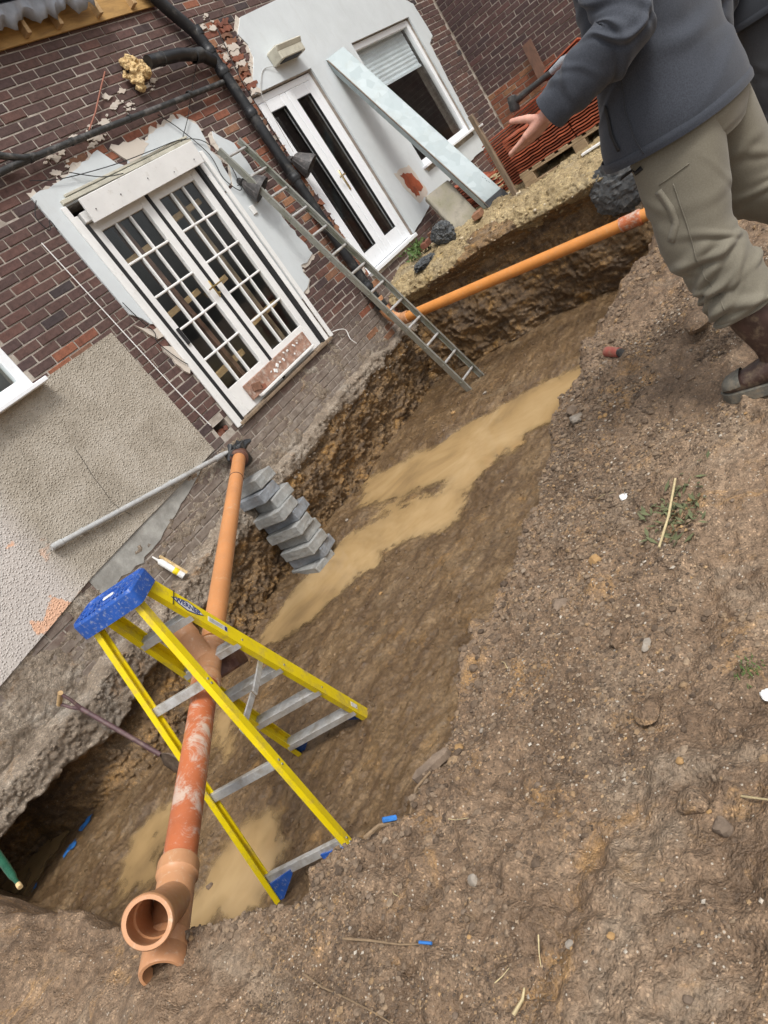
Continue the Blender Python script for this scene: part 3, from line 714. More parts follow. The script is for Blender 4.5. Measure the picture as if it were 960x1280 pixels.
P_TOPC = ragged([(4.62, 2.345), (4.95, 2.33), (5.02, 2.25), (4.9, 2.2), (4.72, 2.16)], .010, .05, 2)
P_RIGHT = ragged([(5.47, 1.60), (5.60, 1.62), (5.72, 1.78), (5.76, 2.06), (5.80, 2.12), (5.96, 1.94), (5.97, 1.6), (5.93, 1.1), (5.97, .86), (5.99, .70), (5.84, .66), (5.74, .68), (5.70, .60), (5.72, .52), (5.62, .47), (5.54, .46), (5.47, .42)], .006, .05, 3, (16,))
P_B = ragged([(7.16, 2.94), (7.98, 2.99), (9.4, 2.99), (10.33, 2.60), (10.66, 2.42), (10.70, 1.96), (10.52, 1.90), (10.46, 1.2), (10.44, .38), (10.36, .68), (10.36, 2.30), (8.76, 2.30), (8.76, .68), (10.36, .68), (10.44, .38), (9.86, .36), (8.6, .34), (8.0, .2), (7.76, .16), (7.76, 2.24), (6.66, 2.24), (6.70, 2.32), (6.98, 2.56), (7.02, 2.68), (6.97, 2.80)], .006, .06, 4, (0, 1, 5, 7, 9, 10, 11, 12, 13, 14, 18, 19))
P_PEB = [(3.45, 1.165), (3.485, -.055), (3.19, -.065), (2.5, -.08), (1.97, -.10), (1.5, -.15), (1.06, -.19), (.4, -.22), (-1.0, -.26), (-1.0, 1.165), (1.2, 1.165), (2.66, 1.165)]
P_SMALL = [ragged([(3.66, 1.12), (3.78, 1.0), (3.86, 1.03), (3.86, .90), (3.76, .92)], .008, .04, 5), ragged([(3.74, .86), (3.83, .8), (3.85, .60), (3.79, .55), (3.74, .68)], .008, .04, 6)]
P_SPLOTCH = []
rr_ = random.Random(77)
for (sx, sz, n_) in ((5.0, 2.62, 9), (4.55, 2.48, 8), (4.2, 2.42, 6), (6.62, 2.7, 5), (6.66, 3.0, 4), (5.4, 2.7, 4)):
    for _ in range(n_ * 2):
        ax_, az_ = sx + rr_.uniform(-.22, .22), sz + rr_.uniform(-.09, .09); r0 = rr_.uniform(.008, .042)
        P_SPLOTCH.append([(ax_ + r0 * rr_.uniform(.5, 1.9) * math.cos(q * .449), az_ + r0 * rr_.uniform(.3, 1.0) * math.sin(q * .449)) for q in range(14)])
COVER = [P_TOP, P_RIGHT, P_B, P_PEB]
def lay_bricks(xr, zr, ox, courses, plane, opens, cover, zshift=0.0, bond=.1125):
    """yield (center a, center b, length) in wall coordinates"""
    k0 = int(math.floor(zr[0] / .075)); k1 = int(math.ceil(zr[1] / .075))
    for k in range(k0, k1):
        z = k * .075 + .0375 + zshift
        if z < zr[0] or z > zr[1]: continue
        x = xr[0] - .225 + (bond if k % 2 else 0)
        while x < xr[1]:
            a, b = max(x, xr[0]), min(x + .215, xr[1])
            for o in opens:
                if o[2] - .03 < z < o[3] + .03:
                    if a < o[0] < b: b = o[0]
                    elif a < o[1] < b: a = o[1]
                    elif o[0] <= a and b <= o[1]: a = b
            if b - a > .04 and not any(all(in_poly(qx_, qz_, P) for qx_ in (a + .01, b - .01) for qz_ in (z - .025, z + .025)) for P in cover):
                yield (a + b) / 2, z, b - a
            x += .225
cands = []
for a, z, L in lay_bricks((-.9, 11.27), (-.6, 4.3), 0, 0, 'A', OPEN, COVER):
    if False: continue
    p = project((a, 0, z)); vis = p and -40 < p[0] < 1000 and -40 < p[1] < 1320
    cands.append(('A', a, z, L, (p[2] if vis else 99)))
for b, z, L in lay_bricks((.02, 4.3), (-.3, 4.3), 0, 0, 'C', [], []):
    p = project((11.3, -b, z)); vis = p and -40 < p[0] < 770 and -40 < p[1] < 200
    cands.append(('C', b, z, L, (p[2] if vis else 99)))
meshes = {}
def get_mesh(kind, mat):
    lst = meshes.setdefault((kind, mat), [])
    if not lst:
        for q in range(4): lst.append(brick_mesh('brick', .213, .0625, 50 + q, M[mat]))
    return lst
bulk = {}
rb = random.Random(5)
for wkey in ('A', 'C'):
    sub = sorted([c for c in cands if c[0] == wkey], key=lambda c: c[4])
    for i, (wk, a, z, L, dd) in enumerate(sub):
        if wk == 'A': mat = 'brick_red' if (z > 2.28 and 4.2 < a < 6.0 and z < 2.42 and rb.random() < .6) or (6.0 < a < 6.75 and rb.random() < .35) or (.95 < z < 1.3 and a < 3.5 and rb.random() < .35) else 'brick'
        else: mat = 'brick_red' if z < .80 + .12 * math.sin(a * 3) + rb.uniform(-.1, .1) else 'brick_side'
        me, v, f = rb.choice(get_mesh(wk, mat))
        sx = L / .215
        jy = rb.gauss(0, .0022); rz = rb.gauss(0, .006)
        if wk == 'A': R = Matrix.Rotation(rz, 3, 'Y'); loc = Vector((a, jy, z))
        else: R = Matrix.Rotation(-math.pi / 2, 3, 'Z') @ Matrix.Rotation(rz, 3, 'Y'); loc = Vector((11.3 + jy, -a, z))
        if i < 300 and dd < 90:
            o = bpy.data.objects.new('brick', me); col.objects.link(o); par = wallA if wk == 'A' else wallC
            o.parent = par; o.location = loc - ORG[par.name]; o.rotation_euler = R.to_euler(); o.scale = (sx, 1, 1)
        else:
            mb = bulk.setdefault((wk, mat), MB()); mb.add([R @ Vector((p[0] * sx, p[1], p[2])) + loc for p in v], f)
for (wk, mat), mb in bulk.items():
    setp(mb.build('brickwork', M[mat], wallA if wk == 'A' else wallC, fix=False), None, None, None, 'stuff')
# render patches
def patch(name, P, mat, t0, t1, parent=house):
    m_ = MB(); m_.prism(P, fWall(), t0, t1); return m_.build(name, mat, parent)
def tri_patch(name, P, mat, t0, t1, parent=house):
    import bmesh
    bm = bmesh.new(); vs = [bm.verts.new((a, -t1, b)) for a, b in P]; f = bm.faces.new(vs); f.normal_update()
    bmesh.ops.triangulate(bm, faces=[f], ngon_method='EAR_CLIP')
    front = [[v_.index for v_ in ff.verts] for ff in bm.faces] if False else None
    bm.verts.index_update(); front = [[v_.index for v_ in ff.verts] for ff in bm.faces]; bm.free()
    n_ = len(P); m_ = MB()
    vs = [(a, -t1, b) for a, b in P] + [(a, -t0, b) for a, b in P]
    m_.add(vs, front + [[i, (i + 1) % n_, n_ + (i + 1) % n_, n_ + i] for i in range(n_)])
    return m_.build(name, mat, parent)
tri_patch('render_patch', P_TOP, M['plaster'], -.004, .022)
tri_patch('render_patch', P_RIGHT, M['plaster'], -.004, .021)
# ragged bare-plaster bed that shows around the painted skin
def grow(P, d):
    cx_ = sum(p[0] for p in P) / len(P); cz_ = sum(p[1] for p in P) / len(P)
    return [(x + d * (x - cx_) / max(.05, math.hypot(x - cx_, z - cz_)), z + d * (z - cz_) / max(.05, math.hypot(x - cx_, z - cz_))) for x, z in P]
def bed(P, d, seed, t1=.0125):
    r_ = random.Random(seed); Q = []
    for k, (x, z) in enumerate(grow(P, d)): Q.append((x + r_.gauss(0, .012), z + r_.gauss(0, .012)))
    return Q
# frame of wall render: split round the openings so no face lies over glass
PB1 = ragged([(7.16, 2.94), (7.98, 2.99), (9.4, 2.99), (10.33, 2.60), (10.66, 2.42), (10.70, 1.96), (10.52, 1.90), (10.46, 1.2), (10.44, .60), (10.36, .60), (10.36, 2.30), (8.76, 2.30), (8.76, 2.245), (6.66, 2.245), (6.72, 2.32), (6.98, 2.56), (7.02, 2.68), (6.97, 2.80)], .006, .06, 4, (0, 1, 8, 9, 10, 11, 12))
PB2 = ragged([(7.76, 2.245), (8.76, 2.245), (8.76, .60), (10.44, .60), (10.44, .38), (9.86, .36), (8.6, .34), (8.0, .2), (7.76, .16)], .006, .08, 8, (0, 1, 2, 8))
tri_patch('render_patch', PB1, M['plaster'], -.004, .023)
tri_patch('render_patch', PB2, M['plaster'], -.004, .0225)
def rim(pts, w0, w1, seed, sgn=1):
    r_ = random.Random(seed); P = []; n_ = len(pts)
    L = [math.dist(pts[i], pts[i + 1]) for i in range(n_ - 1)]; m_n = int(sum(L) / .035); k = 0; acc = 0
    path = []
    for i in range(m_n + 1):
        s_ = sum(L) * i / m_n; j = 0
        while j < n_ - 2 and s_ > L[j]: s_ -= L[j]; j += 1
        t = s_ / L[j]; a, b = pts[j], pts[j + 1]; x, z = a[0] + (b[0] - a[0]) * t, a[1] + (b[1] - a[1]) * t; d = ((b[1] - a[1]) / L[j], -(b[0] - a[0]) / L[j]); path.append((x, z, d))
    out = [(x + sgn * d[0] * r_.uniform(w0, w1), z + sgn * d[1] * r_.uniform(w0, w1)) for x, z, d in path]
    inn = [(x - sgn * d[0] * .02, z - sgn * d[1] * .02) for x, z, d in path]
    for i in range(len(path) - 1):
        if r_.random() < .86: tri_patch('plaster_rim', [inn[i], out[i], out[i + 1], inn[i + 1]], M['plaster_edge'], -.004, .0105 + .004 * r_.random())
rim([(3.68, 2.26), (4.02, 2.28), (4.36, 2.33), (4.50, 2.37)], .0, .06, 21, -1); rim([(4.95, 2.26), (5.2, 2.33), (5.56, 2.34), (5.68, 2.22), (5.62, 1.98), (5.66, 1.86)], .0, .055, 22, -1)
rim([(5.60, 1.62), (5.72, 1.78), (5.76, 2.06), (5.80, 2.12)], .0, .07, 23, -1); rim([(5.99, .70), (5.84, .66), (5.74, .68), (5.70, .60), (5.72, .52), (5.62, .47), (5.54, .46)], .0, .05, 24, -1)
rim([(6.72, 2.30), (6.98, 2.56), (7.02, 2.68), (6.97, 2.80), (7.16, 2.94)], .0, .09, 25, -1); rim([(10.66, 2.42), (10.70, 1.96), (10.52, 1.90), (10.46, 1.2), (10.44, .60)], .0, .03, 26, -1)
tri_patch('pebbledash_panel', P_PEB, M['pebble'], -.004, .024)
tri_patch('cement_band', ragged([(1.93, -.05), (3.2, -.03), (3.42, -.05), (3.15, -.13), (2.85, -.2), (2.5, -.27), (2.2, -.28), (1.93, -.24)], .008, .06, 9), M['cement'], -.004, .013)
for P in P_SMALL: tri_patch('plaster_remnant', P, M['plaster_edge'], -.004, .028)
for P in P_SPLOTCH: tri_patch('plaster_remnant', P, M['plaster_edge'], -.004, .015 + .004 * rr_.random())
tri_patch('plaster_remnant', P_TOPC, M['plaster_edge'], -.004, .024)
tri_patch('bare_patch', ragged([(8.06, .84), (8.44, .82), (8.5, .42), (8.2, .38), (8.1, .6)], .012, .05, 12), M['plaster_edge'], .02, .0255)
tri_patch('bare_patch', ragged([(8.14, .78), (8.4, .72), (8.46, .5), (8.2, .46)], .016, .04, 13), M['terra'], .0255, .0275)
# scarred strip where a party wall was cut away beside the black stack
for i in range(46):
    z = .15 + i * .058; r = rr_.random()
    P = [(6.47 + rr_.uniform(-.05, .05), z + rr_.uniform(-.01, .02)), (6.58 + rr_.uniform(-.07, .02), z + rr_.uniform(-.01, .02)), (6.585 + rr_.uniform(-.07, .02), z + rr_.uniform(.03, .07)), (6.46 + rr_.uniform(-.05, .05), z + rr_.uniform(.03, .065))]
    tri_patch('broken_brick', ragged(P, .006, .025, 300 + i), M['brick_red'] if r < .62 else (M['brick'] if r < .8 else (M['mortar'] if r < .92 else M['plaster_edge'])), -.004, .010 + .035 * rr_.random(), wallA)
for i in range(16):
    z = 2.25 + i * .055
    P = [(6.62 + .012 * i + rr_.uniform(-.03, .02), z), (6.74 + .016 * i + rr_.uniform(-.04, .04), z), (6.75 + .016 * i + rr_.uniform(-.04, .04), z + .05), (6.63 + .012 * i, z + .05)]
    if z < 2.95: tri_patch('broken_brick', ragged(P, .012, .025, 400 + i), M['brick_red'] if rr_.random() < .65 else M['plaster_edge'], -.004, .018 + .02 * rr_.random(), wallA)
# a dark hole by the foot of the frame: recess box lined with broken brick
hb = MB(); hb.box((3.71, .23, .035), (.24, .04, .2)); hb.build('hole_backing', M['brick_red'], house)
for i in range(7):
    hb = MB(); hb.box((3.645 + .021 * i + rr_.uniform(-.01, .01), .03 + .05 * rr_.random(), -.008 + rr_.uniform(0, .02)), (.045, .05, .035), Matrix.Rotation(rr_.uniform(-1, 1), 3, 'Y'), .004); hb.build('brick_shard', M['brick_red'], house)
# ------------------------------------------------------------------ rooms behind the glass
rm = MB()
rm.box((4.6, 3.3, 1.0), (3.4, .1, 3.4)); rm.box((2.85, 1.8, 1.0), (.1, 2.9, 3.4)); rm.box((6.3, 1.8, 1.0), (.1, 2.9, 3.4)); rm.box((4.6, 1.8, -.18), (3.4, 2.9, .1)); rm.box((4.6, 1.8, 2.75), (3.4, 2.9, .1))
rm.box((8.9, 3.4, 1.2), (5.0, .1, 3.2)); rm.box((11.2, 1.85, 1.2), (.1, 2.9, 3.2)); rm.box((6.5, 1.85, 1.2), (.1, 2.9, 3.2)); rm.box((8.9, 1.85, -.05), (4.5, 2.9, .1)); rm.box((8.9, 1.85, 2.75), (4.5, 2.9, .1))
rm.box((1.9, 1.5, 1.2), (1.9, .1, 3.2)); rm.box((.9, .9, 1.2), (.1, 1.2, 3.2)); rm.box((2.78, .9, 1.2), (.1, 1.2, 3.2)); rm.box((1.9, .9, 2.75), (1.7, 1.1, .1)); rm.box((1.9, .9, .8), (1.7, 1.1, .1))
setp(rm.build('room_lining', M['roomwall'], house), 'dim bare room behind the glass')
# ------------------------------------------------------------------ french doors
fd = thing('french_door', (4.66, 0, 0), 'x', 'x'); del fd['label']; del fd['category']; fd.parent = house; fd.location = Vector((4.66, 0, 0)) - ORG[house.name]
setp(fd, 'white timber french doors of thirty small panes')
DZ0, DZ1 = -.06, 1.93
m_ = MB()
m_.box((3.895, .04, .96), (.055, .10, 2.10), None, .006); m_.box((5.435, .04, .96), (.06, .10, 2.10), None, .006); m_.box((4.667, .04, 1.975), (1.43, .10, .09), None, .006)
m_.build('frame', M['white'], fd)
m_ = MB(); m_.box((3.944, .03, .93), (.041, .06, 1.98)); m_.box((4.67, .05, .93), (.026, .06, 1.98)); m_.box((5.383, .03, .93), (.041, .06, 1.98)); m_.build('rebate_gap', M['black_gap'], fd)
m_ = MB(); m_.box((4.667, .03, -.055), (1.60, .16, .03), None, .004); m_.build('threshold', M['oldwood'], fd)
def leaf(x0, x1):
    z0, z1 = -.035, 1.925; st = .088; bt = .27; tp = .085; y = .055; th = .045
    for xa in (x0 + st / 2, x1 - st / 2):
        m_ = MB(); m_.box((xa, y, (z0 + z1) / 2), (st, th, z1 - z0), None, .004); m_.build('stile', M['white'], fd)
    for za, hh in ((z0 + bt / 2, bt), (z1 - tp / 2, tp)):
        m_ = MB(); m_.box(((x0 + x1) / 2, y + .001, za), (x1 - x0 - 2 * st, th - .002, hh), None, .003); m_.build('rail', M['white'], fd)
    gx0, gx1, gz0, gz1 = x0 + st, x1 - st, z0 + bt, z1 - tp; mw = .022
    for i in (1, 2):
        xa = gx0 + (gx1 - gx0) * i / 3; m_ = MB(); m_.box((xa, y - .002, (gz0 + gz1) / 2), (mw, .034, gz1 - gz0), None, .006); m_.build('glazing_bar', M['white'], fd)
    for j in range(1, 5):
        za = gz0 + (gz1 - gz0) * j / 5; m_ = MB(); m_.box(((gx0 + gx1) / 2, y - .004, za), (gx1 - gx0, .034, mw), None, .006); m_.build('glazing_bar', M['white'], fd)
    for i in range(3):
        for j in range(5):
            pw, ph = (gx1 - gx0) / 3, (gz1 - gz0) / 5
            m_ = MB(); m_.box((gx0 + pw * (i + .5), y + .008, gz0 + ph * (j + .5)), (pw - .012, .004, ph - .012)); m_.build('pane', M['glass'], fd)
leaf(3.966, 4.656); leaf(4.684, 5.361)
m_ = MB(); m_.box((4.655, .028, .98), (.03, .008, .17), None, .003); m_.tube([(4.655, .028, 1.0), (4.655, -.02, 1.0), (4.59, -.025, 1.0), (4.55, -.02, .995)], .008, 8); m_.tube([(4.675, .028, 1.0), (4.69, -.02, 1.0), (4.76, -.025, 1.005)], .008, 8); m_.tube([(4.655, .02, .93), (4.655, .008, .93)], .012, 8)
m_.build('handle', M['brass'], fd)
m_ = MB(); m_.box((4.02, .02, .82), (.035, .012, .16), None, .003); m_.build('letter_hinge', M['black_gap'], fd)
# outer architrave, head trim
m_ = MB(); m_.box((3.845, -.030, 1.02), (.05, .02, 2.16), None, .004); m_.build('architrave', M['white'], fd)
m_ = MB(); m_.box((5.49, -.030, .98), (.05, .02, 2.06), None, .004); m_.build('architrave', M['white'], fd)
m_ = MB(); m_.box((4.66, -.034, 2.13), (1.60, .03, .035), None, .004); m_.box((4.68, -.04, 2.165), (1.52, .02, .02), None, .003); m_.build('head_trim', M['cream'], fd)
# loose white board hanging over the head
lb = MB(); R_ = Matrix.Rotation(math.radians(-.6), 3, 'Y') @ Matrix.Rotation(math.radians(7), 3, 'X')
lb.box((4.69, -.075, 2.00), (1.44, .022, .20), R_, .004)
b_ = lb.build('fascia_board', M['white'], None, (4.69, -.075, 1.9)); setp(b_, 'loose white board nailed across the head of the french doors', 'board')
for xx in (4.05, 4.35, 4.7, 5.0, 5.3):
    sc_ = MB(); sc_.lathe((xx, -.0885, 1.99 + rr_.uniform(-.05, .06)), (0, -1, 0), [(0, .006), (.003, .005), (.0035, .0001)], 8); sc_.build('screw', M['cast'], b_)
# broken sill board left on the bottom rail
sb = MB(); sb.box((4.70, .012, .10), (1.02, .035, .155), Matrix.Rotation(math.radians(-.5), 3, 'Y'), .004)
so = sb.build('sill_scar', M['scar'], None, (4.70, .0, .02)); setp(so, 'broken strip of render left across the bottom rails of the french doors', 'render strip')
sb = MB(); sb.box((4.72, -.03, .012), (.92, .05, .022), Matrix.Rotation(math.radians(-.4), 3, 'Y'), .003); sb.build('edge_bead', M['white'], so)
for (a0, b0, s0) in ((4.30, .09, .11), (4.36, .05, .07)):
    sb = MB(); sb.box((a0, -.012, b0), (s0, .02, s0 * .7), Matrix.Rotation(.3, 3, 'Y'), .006); sb.build('brick_shard', M['brick_red'], so)
for i in range(10):
    sb = MB(); sb.box((4.55 + .055 * i, -.008, .10 + rr_.uniform(-.05, .06)), (rr_.uniform(.01, .05), .01, rr_.uniform(.01, .04)), Matrix.Rotation(rr_.uniform(-.8, .8), 3, 'Y'), .003); sb.build('plaster_flake', M['white'], so)
# props and boards stored behind the glass
tg = 'timbers leaning inside the french doors'
def timber(name, p, q, w_, h_, mat, label):
    t_ = MB(); t_.bar(p, q, w_, h_, (0, 1, 0), .003); z_ = min(p[2], q[2]); c_ = ((p[0] + q[0]) / 2, (p[1] + q[1]) / 2, z_)
    return setp(t_.build(name, mat, None, c_), label, 'timber')
timber('door_stud', (4.40, .17, -.13), (4.30, .17, 2.2), .05, .085, M['dark_wood'], 'dark reddish upright stud behind the left french door')
timber('wall_stud', (5.10, .17, -.13), (5.04, .17, 2.2), .05, .06, M['oldwood'], 'grey upright stud behind the right french door')
for (xa, xb, z, nm) in ((4.06, 4.5, 1.55, 'second highest'), (4.05, 4.62, 1.02, 'middle'), (4.02, 4.60, .36, 'lowest'), (4.76, 5.32, 1.66, 'highest'), (4.72, 5.0, .98, 'middle'), (4.76, 5.34, .52, 'lower')):
    timber('noggin', (xa, .225, z), (xb, .225, z + .03), .055, .10, M['pine'], '%s pale pine crosspiece seen behind the %s french door' % (nm, 'left' if xa < 4.7 else 'right'))
# ------------------------------------------------------------------ white double doors and window
ud = thing('patio_door', (7.18, 0, .14), 'x', 'x'); del ud['label']; del ud['category']; ud.parent = house; ud.location = Vector((7.18, 0, .14)) - ORG[house.name]; setp(ud, 'white plastic double doors with tall narrow panes')
m_ = MB(); y = .07
m_.box((6.64, y, 1.18), (.07, .07, 2.10), None, .006); m_.box((7.725, y, 1.18), (.07, .07, 2.10), None, .006); m_.box((7.1825, y, 2.195), (1.0145, .07, .07), None, .006); m_.build('frame', M['upvc'], ud)
m_ = MB(); m_.box((7.18, .02, .135), (1.14, .16, .045), None, .006); m_.build('threshold', M['upvc'], ud)
for x0, x1 in ((6.677, 7.178), (7.186, 7.688)):
    y = .06
    for xa, s_ in ((x0 + .055, .11), (x1 - .055, .11)):
        m_ = MB(); m_.box((xa, y, 1.16), (s_, .06, 1.995), None, .008); m_.build('stile', M['upvc'], ud)
    for za, hh in ((.26, .195), (2.10, .12)):
        m_ = MB(); m_.box(((x0 + x1) / 2, y + .0015, za), (x1 - x0 - .22, .057, hh), None, .006); m_.build('rail', M['upvc'], ud)
    m_ = MB(); m_.box(((x0 + x1) / 2, y + .012, 1.198), (x1 - x0 - .2, .01, 1.70)); m_.build('pane', M['glass'], ud)
    m_ = MB()
    for xa in (x0 + .114, x1 - .114): m_.box((xa, y - .012, 1.198), (.008, .03, 1.68))
    for za in (.361, 2.036): m_.box(((x0 + x1) / 2, y - .012, za), (x1 - x0 - .236, .03, .008))
    m_.build('gasket', M['black_gap'], ud)
m_ = MB(); m_.box((7.215, .024, 1.10), (.03, .012, .24), None, .005); m_.tube([(7.215, .02, 1.15), (7.215, -.025, 1.15), (7.17, -.03, 1.15), (7.10, -.03, 1.145)], .009, 8); m_.build('handle', M['gold'], ud)
uw = thing('window', (9.56, 0, .68), 'x', 'x'); del uw['label']; del uw['category']; uw.parent = house; uw.location = Vector((9.56, 0, .68)) - ORG[house.name]; setp(uw, 'white window with a pale pleated sheet behind its upper part')
m_ = MB(); y = .06
m_.box((8.80, y, 1.49), (.075, .07, 1.60), None, .006); m_.box((10.32, y, 1.49), (.075, .07, 1.60), None, .006); m_.box((9.56, y, 2.255), (1.445, .07, .075), None, .006); m_.box((9.56, y, .725), (1.445, .07, .075), None, .006); m_.build('frame', M['upvc'], uw)
m_ = MB(); m_.box((9.56, .065, 1.49), (1.45, .012, 1.46)); m_.build('pane', M['glass'], uw)
m_ = MB(); m_.box((9.56, -.02, .675), (1.72, .15, .035), None, .006); m_.build('sill', M['upvc'], uw)
m_ = MB(); nz = 18
vs = []; 
for i in range(nz + 1):
    for x in (8.86, 10.26): vs.append((x, .12 + .006 * (i % 2), 2.24 - i * (.48 / nz)))
m_.add(vs, [(2 * i, 2 * i + 1, 2 * i + 3, 2 * i + 2) for i in range(nz)]); m_.box((9.56, .12, 1.745), (1.40, .02, .03)); m_.build('pleated_sheet', M['pale_sheet'], uw)  # pleated pale blue sheet behind the upper part of the pane
lw = thing('side_window', (2.2, 0, 1.17), 'x', 'x'); del lw['label']; del lw['category']; lw.parent = house; lw.location = Vector((2.2, 0, 1.17)) - ORG[house.name]; setp(lw, 'white window over the pebbledash')
m_ = MB(); m_.box((2.625, .03, 1.84), (.08, .07, 1.33), None, .006); m_.box((1.235, .03, 1.84), (.08, .07, 1.33), None, .006); m_.box((1.93, .03, 1.215), (1.31, .07, .08), None, .006); m_.box((1.93, .03, 2.465), (1.31, .07, .08), None, .006); m_.build('frame', M['upvc'], lw)
m_ = MB(); m_.box((1.93, .04, 1.84), (1.33, .012, 1.21)); m_.build('pane', M['glass'], lw)
m_ = MB(); m_.box((1.95, -.05, 1.155), (1.52, .18, .035), None, .006); m_.build('sill', M['upvc'], lw)
m_ = MB(); m_.box((2.42, .20, 1.36), (.22, .12, .22), Matrix.Rotation(.3, 3, 'Y'), .01); 
tb = m_.build('bottle_box', M['teal'], None, (2.42, .2, 1.25)); setp(tb, 'teal box standing inside the window over the pebbledash', 'box')
m_ = MB(); m_.box((2.43, .132, 1.40), (.10, .012, .07), None, .003); m_.build('label_panel', M['paper'], tb)
# eaves: plywood soffit front, rafter blocks, wavy membrane
m_ = MB(); m_.box((4.6, -.03, 3.415), (3.1, .018, .34), None, .002); m_.build('soffit_board', M['ply'], house)
for i, xx in enumerate((3.4, 3.85, 4.30, 4.62, 4.96, 5.42, 5.85)):
    m_ = MB(); m_.box((xx, -.075, 3.40), (.04, .075, .26), Matrix.Rotation(math.radians(4), 3, 'Y'), .003); m_.build('rafter_end', M['pine'], house)
m_ = MB(); nx = 120; vs = []
for i in range(nx + 1):
    x = 3.0 + 2.35 * i / nx; wv = .022 * math.sin(i * .55) + .012 * math.sin(i * 1.13 + 1) + (.03 if (i // 11) % 2 else 0.0)
    vs += [(x, -.15 - .02 * math.sin(i * .5), 3.315 + wv), (x, -.19 - .012 * math.sin(i * .9), 3.38 + .5 * wv), (x, -.20, 3.46), (x, -.02, 3.58)]
m_.add(vs, [(4 * i + k, 4 * i + k + 1, 4 * i + 5 + k, 4 * i + 4 + k) for i in range(nx) for k in range(3)], True); o = m_.build('roof_membrane', M['lead'], house)
sm_ = o.modifiers.new('thick', 'SOLIDIFY'); sm_.thickness = .006
m_ = MB(); m_.box((3.95, -.16, 3.56), (2.0, .34, .12), Matrix.Rotation(math.radians(-14), 3, 'X'), .01); m_.build('roof_edge', M['slate'], house)
# ------------------------------------------------------------------ drain pipe bridging the pit
PA, PB_ = Vector((3.57, -.13, -.22)), Vector((.16, -3.06, -.475))
dd_ = (PB_ - PA).normalized(); LEN = (PB_ - PA).length
drain = thing('drain_pipe', (1.9, -1.6, -.4), 'long orange drain pipe with two branch fittings slanting across the pit', 'pipe')
def at(t): return PA + (PB_ - PA) * t
def run(name, t0, t1, r, mat, seg=32):
    m_ = MB(); n_ = 14; m_.tube([at(t0 + (t1 - t0) * i / n_) for i in range(n_ + 1)], r, seg); return m_.build(name, mat, drain)
def socket(t, mat, L=.08, r=.066, par=None):
    m_ = MB(); p = at(t)
    m_.lathe(p, dd_, [(-.002, .0555), (0, r - .004), (.006, r), (L * .3, r), (L * .34, r + .004), (L * .46, r + .004), (L * .5, r), (L, r - .002), (L + .02, .0565), (L + .022, .0552)], 32); return m_.build('collar', mat, par or drain)
run('pipe', .0, .635, .055, M['orange'])
m_ = MB(); m_.lathe(at(.125), dd_, [(-.004, .0552), (-.003, .0572), (.004, .0572), (.006, .0552)], 32); m_.build('joint_ring', M['black_gap'], drain)
run('old_pipe', .70, .925, .0555, M['orange_old'])
def branch(tc, bdir, L, mat, name):
    """swept Y fitting: body along the run, branch leaving it at 45 degrees with an open socket"""
    root_m = MB(); p0 = at(tc)
    root_m.lathe(p0, dd_, [(-.14, .0552), (-.139, .064), (-.128, .067), (-.085, .067), (-.08, .062), (-.06, .0595), (.10, .0595), (.12, .062), (.125, .067), (.17, .067), (.18, .064), (.181, .0552)], 32)
    o = root_m.build(name, mat, drain)
    bd = Vector(bdir).normalized(); e = p0 + bd * L
    bm_ = MB(); bm_.lathe(p0 + bd * .02, bd, [(0, .057), (L - .10, .0585), (L - .095, .062), (L - .085, .0655), (L - .035, .0665), (L - .03, .070), (L - .012, .0705), (L - .006, .067), (L - .006, .0555), (L - .03, .055), (L - .035, .0575), (L - .085, .057), (L - .09, .0525), (.06, .052)], 36)
    bm_.build('branch_arm', mat, o); return o, e, bd
yb, ye, yd = branch(.952, (-.36, -.76, .54), .30, M['orange_fit'], 'branch_fitting')
up2 = Vector((.30, .66, .69))
y2, e2, d2_ = branch(.672, up2, .235, M['orange_fit'], 'branch_fitting')
m_ = MB(); m_.lathe(e2 - d2_ * .03, d2_, [(.0, .052), (.05, .0535), (.055, .050), (.056, .001)], 28); m_.build('white_cap', M['pot'], y2)
# lower end: socket bedded in the soil and a loose collar
m_ = MB(); m_.lathe(at(1.0), dd_, [(-.10, .0555), (-.06, .058), (-.05, .066), (.015, .067), (.022, .0635), (.022, .054), (-.03, .053)], 32); m_.build('end_socket', M['orange_fit'], drain)
# gully where the grey waste pipe and the drain meet at the wall
gu = thing('gully', (3.58, -.07, -.2), 'black gully trap packed with rags at the head of the orange drain', 'gully')
m_ = MB(); m_.lathe(PA + dd_ * .05, dd_, [(-.10, .058), (-.06, .075), (-.02, .078), (.03, .078), (.035, .070), (.036, .055)], 28); m_.build('outlet_collar', M['brownpvc'], gu)
m_ = MB(); m_.lathe((3.60, -.09, -.33), (0, 0, 1), [(0, .06), (.02, .075), (.12, .08), (.16, .10), (.19, .105), (.195, .09), (.12, .07)], 24); m_.build('hopper', M['cast'], gu)
for i in range(7):
    m_ = MB(); a = i * .9; q = Vector((3.60 + .06 * math.cos(a), -.11 + .04 * math.sin(a), -.20 + .02 * (i % 3)))
    m_.tube([q, q + Vector((.05 * math.cos(a), -.03, .03 + .02 * math.sin(i))), q + Vector((.10 * math.cos(a + .4), -.04, .015))], [.022, .026, .012], 7); m_.build('rag', M['polythene'], gu)
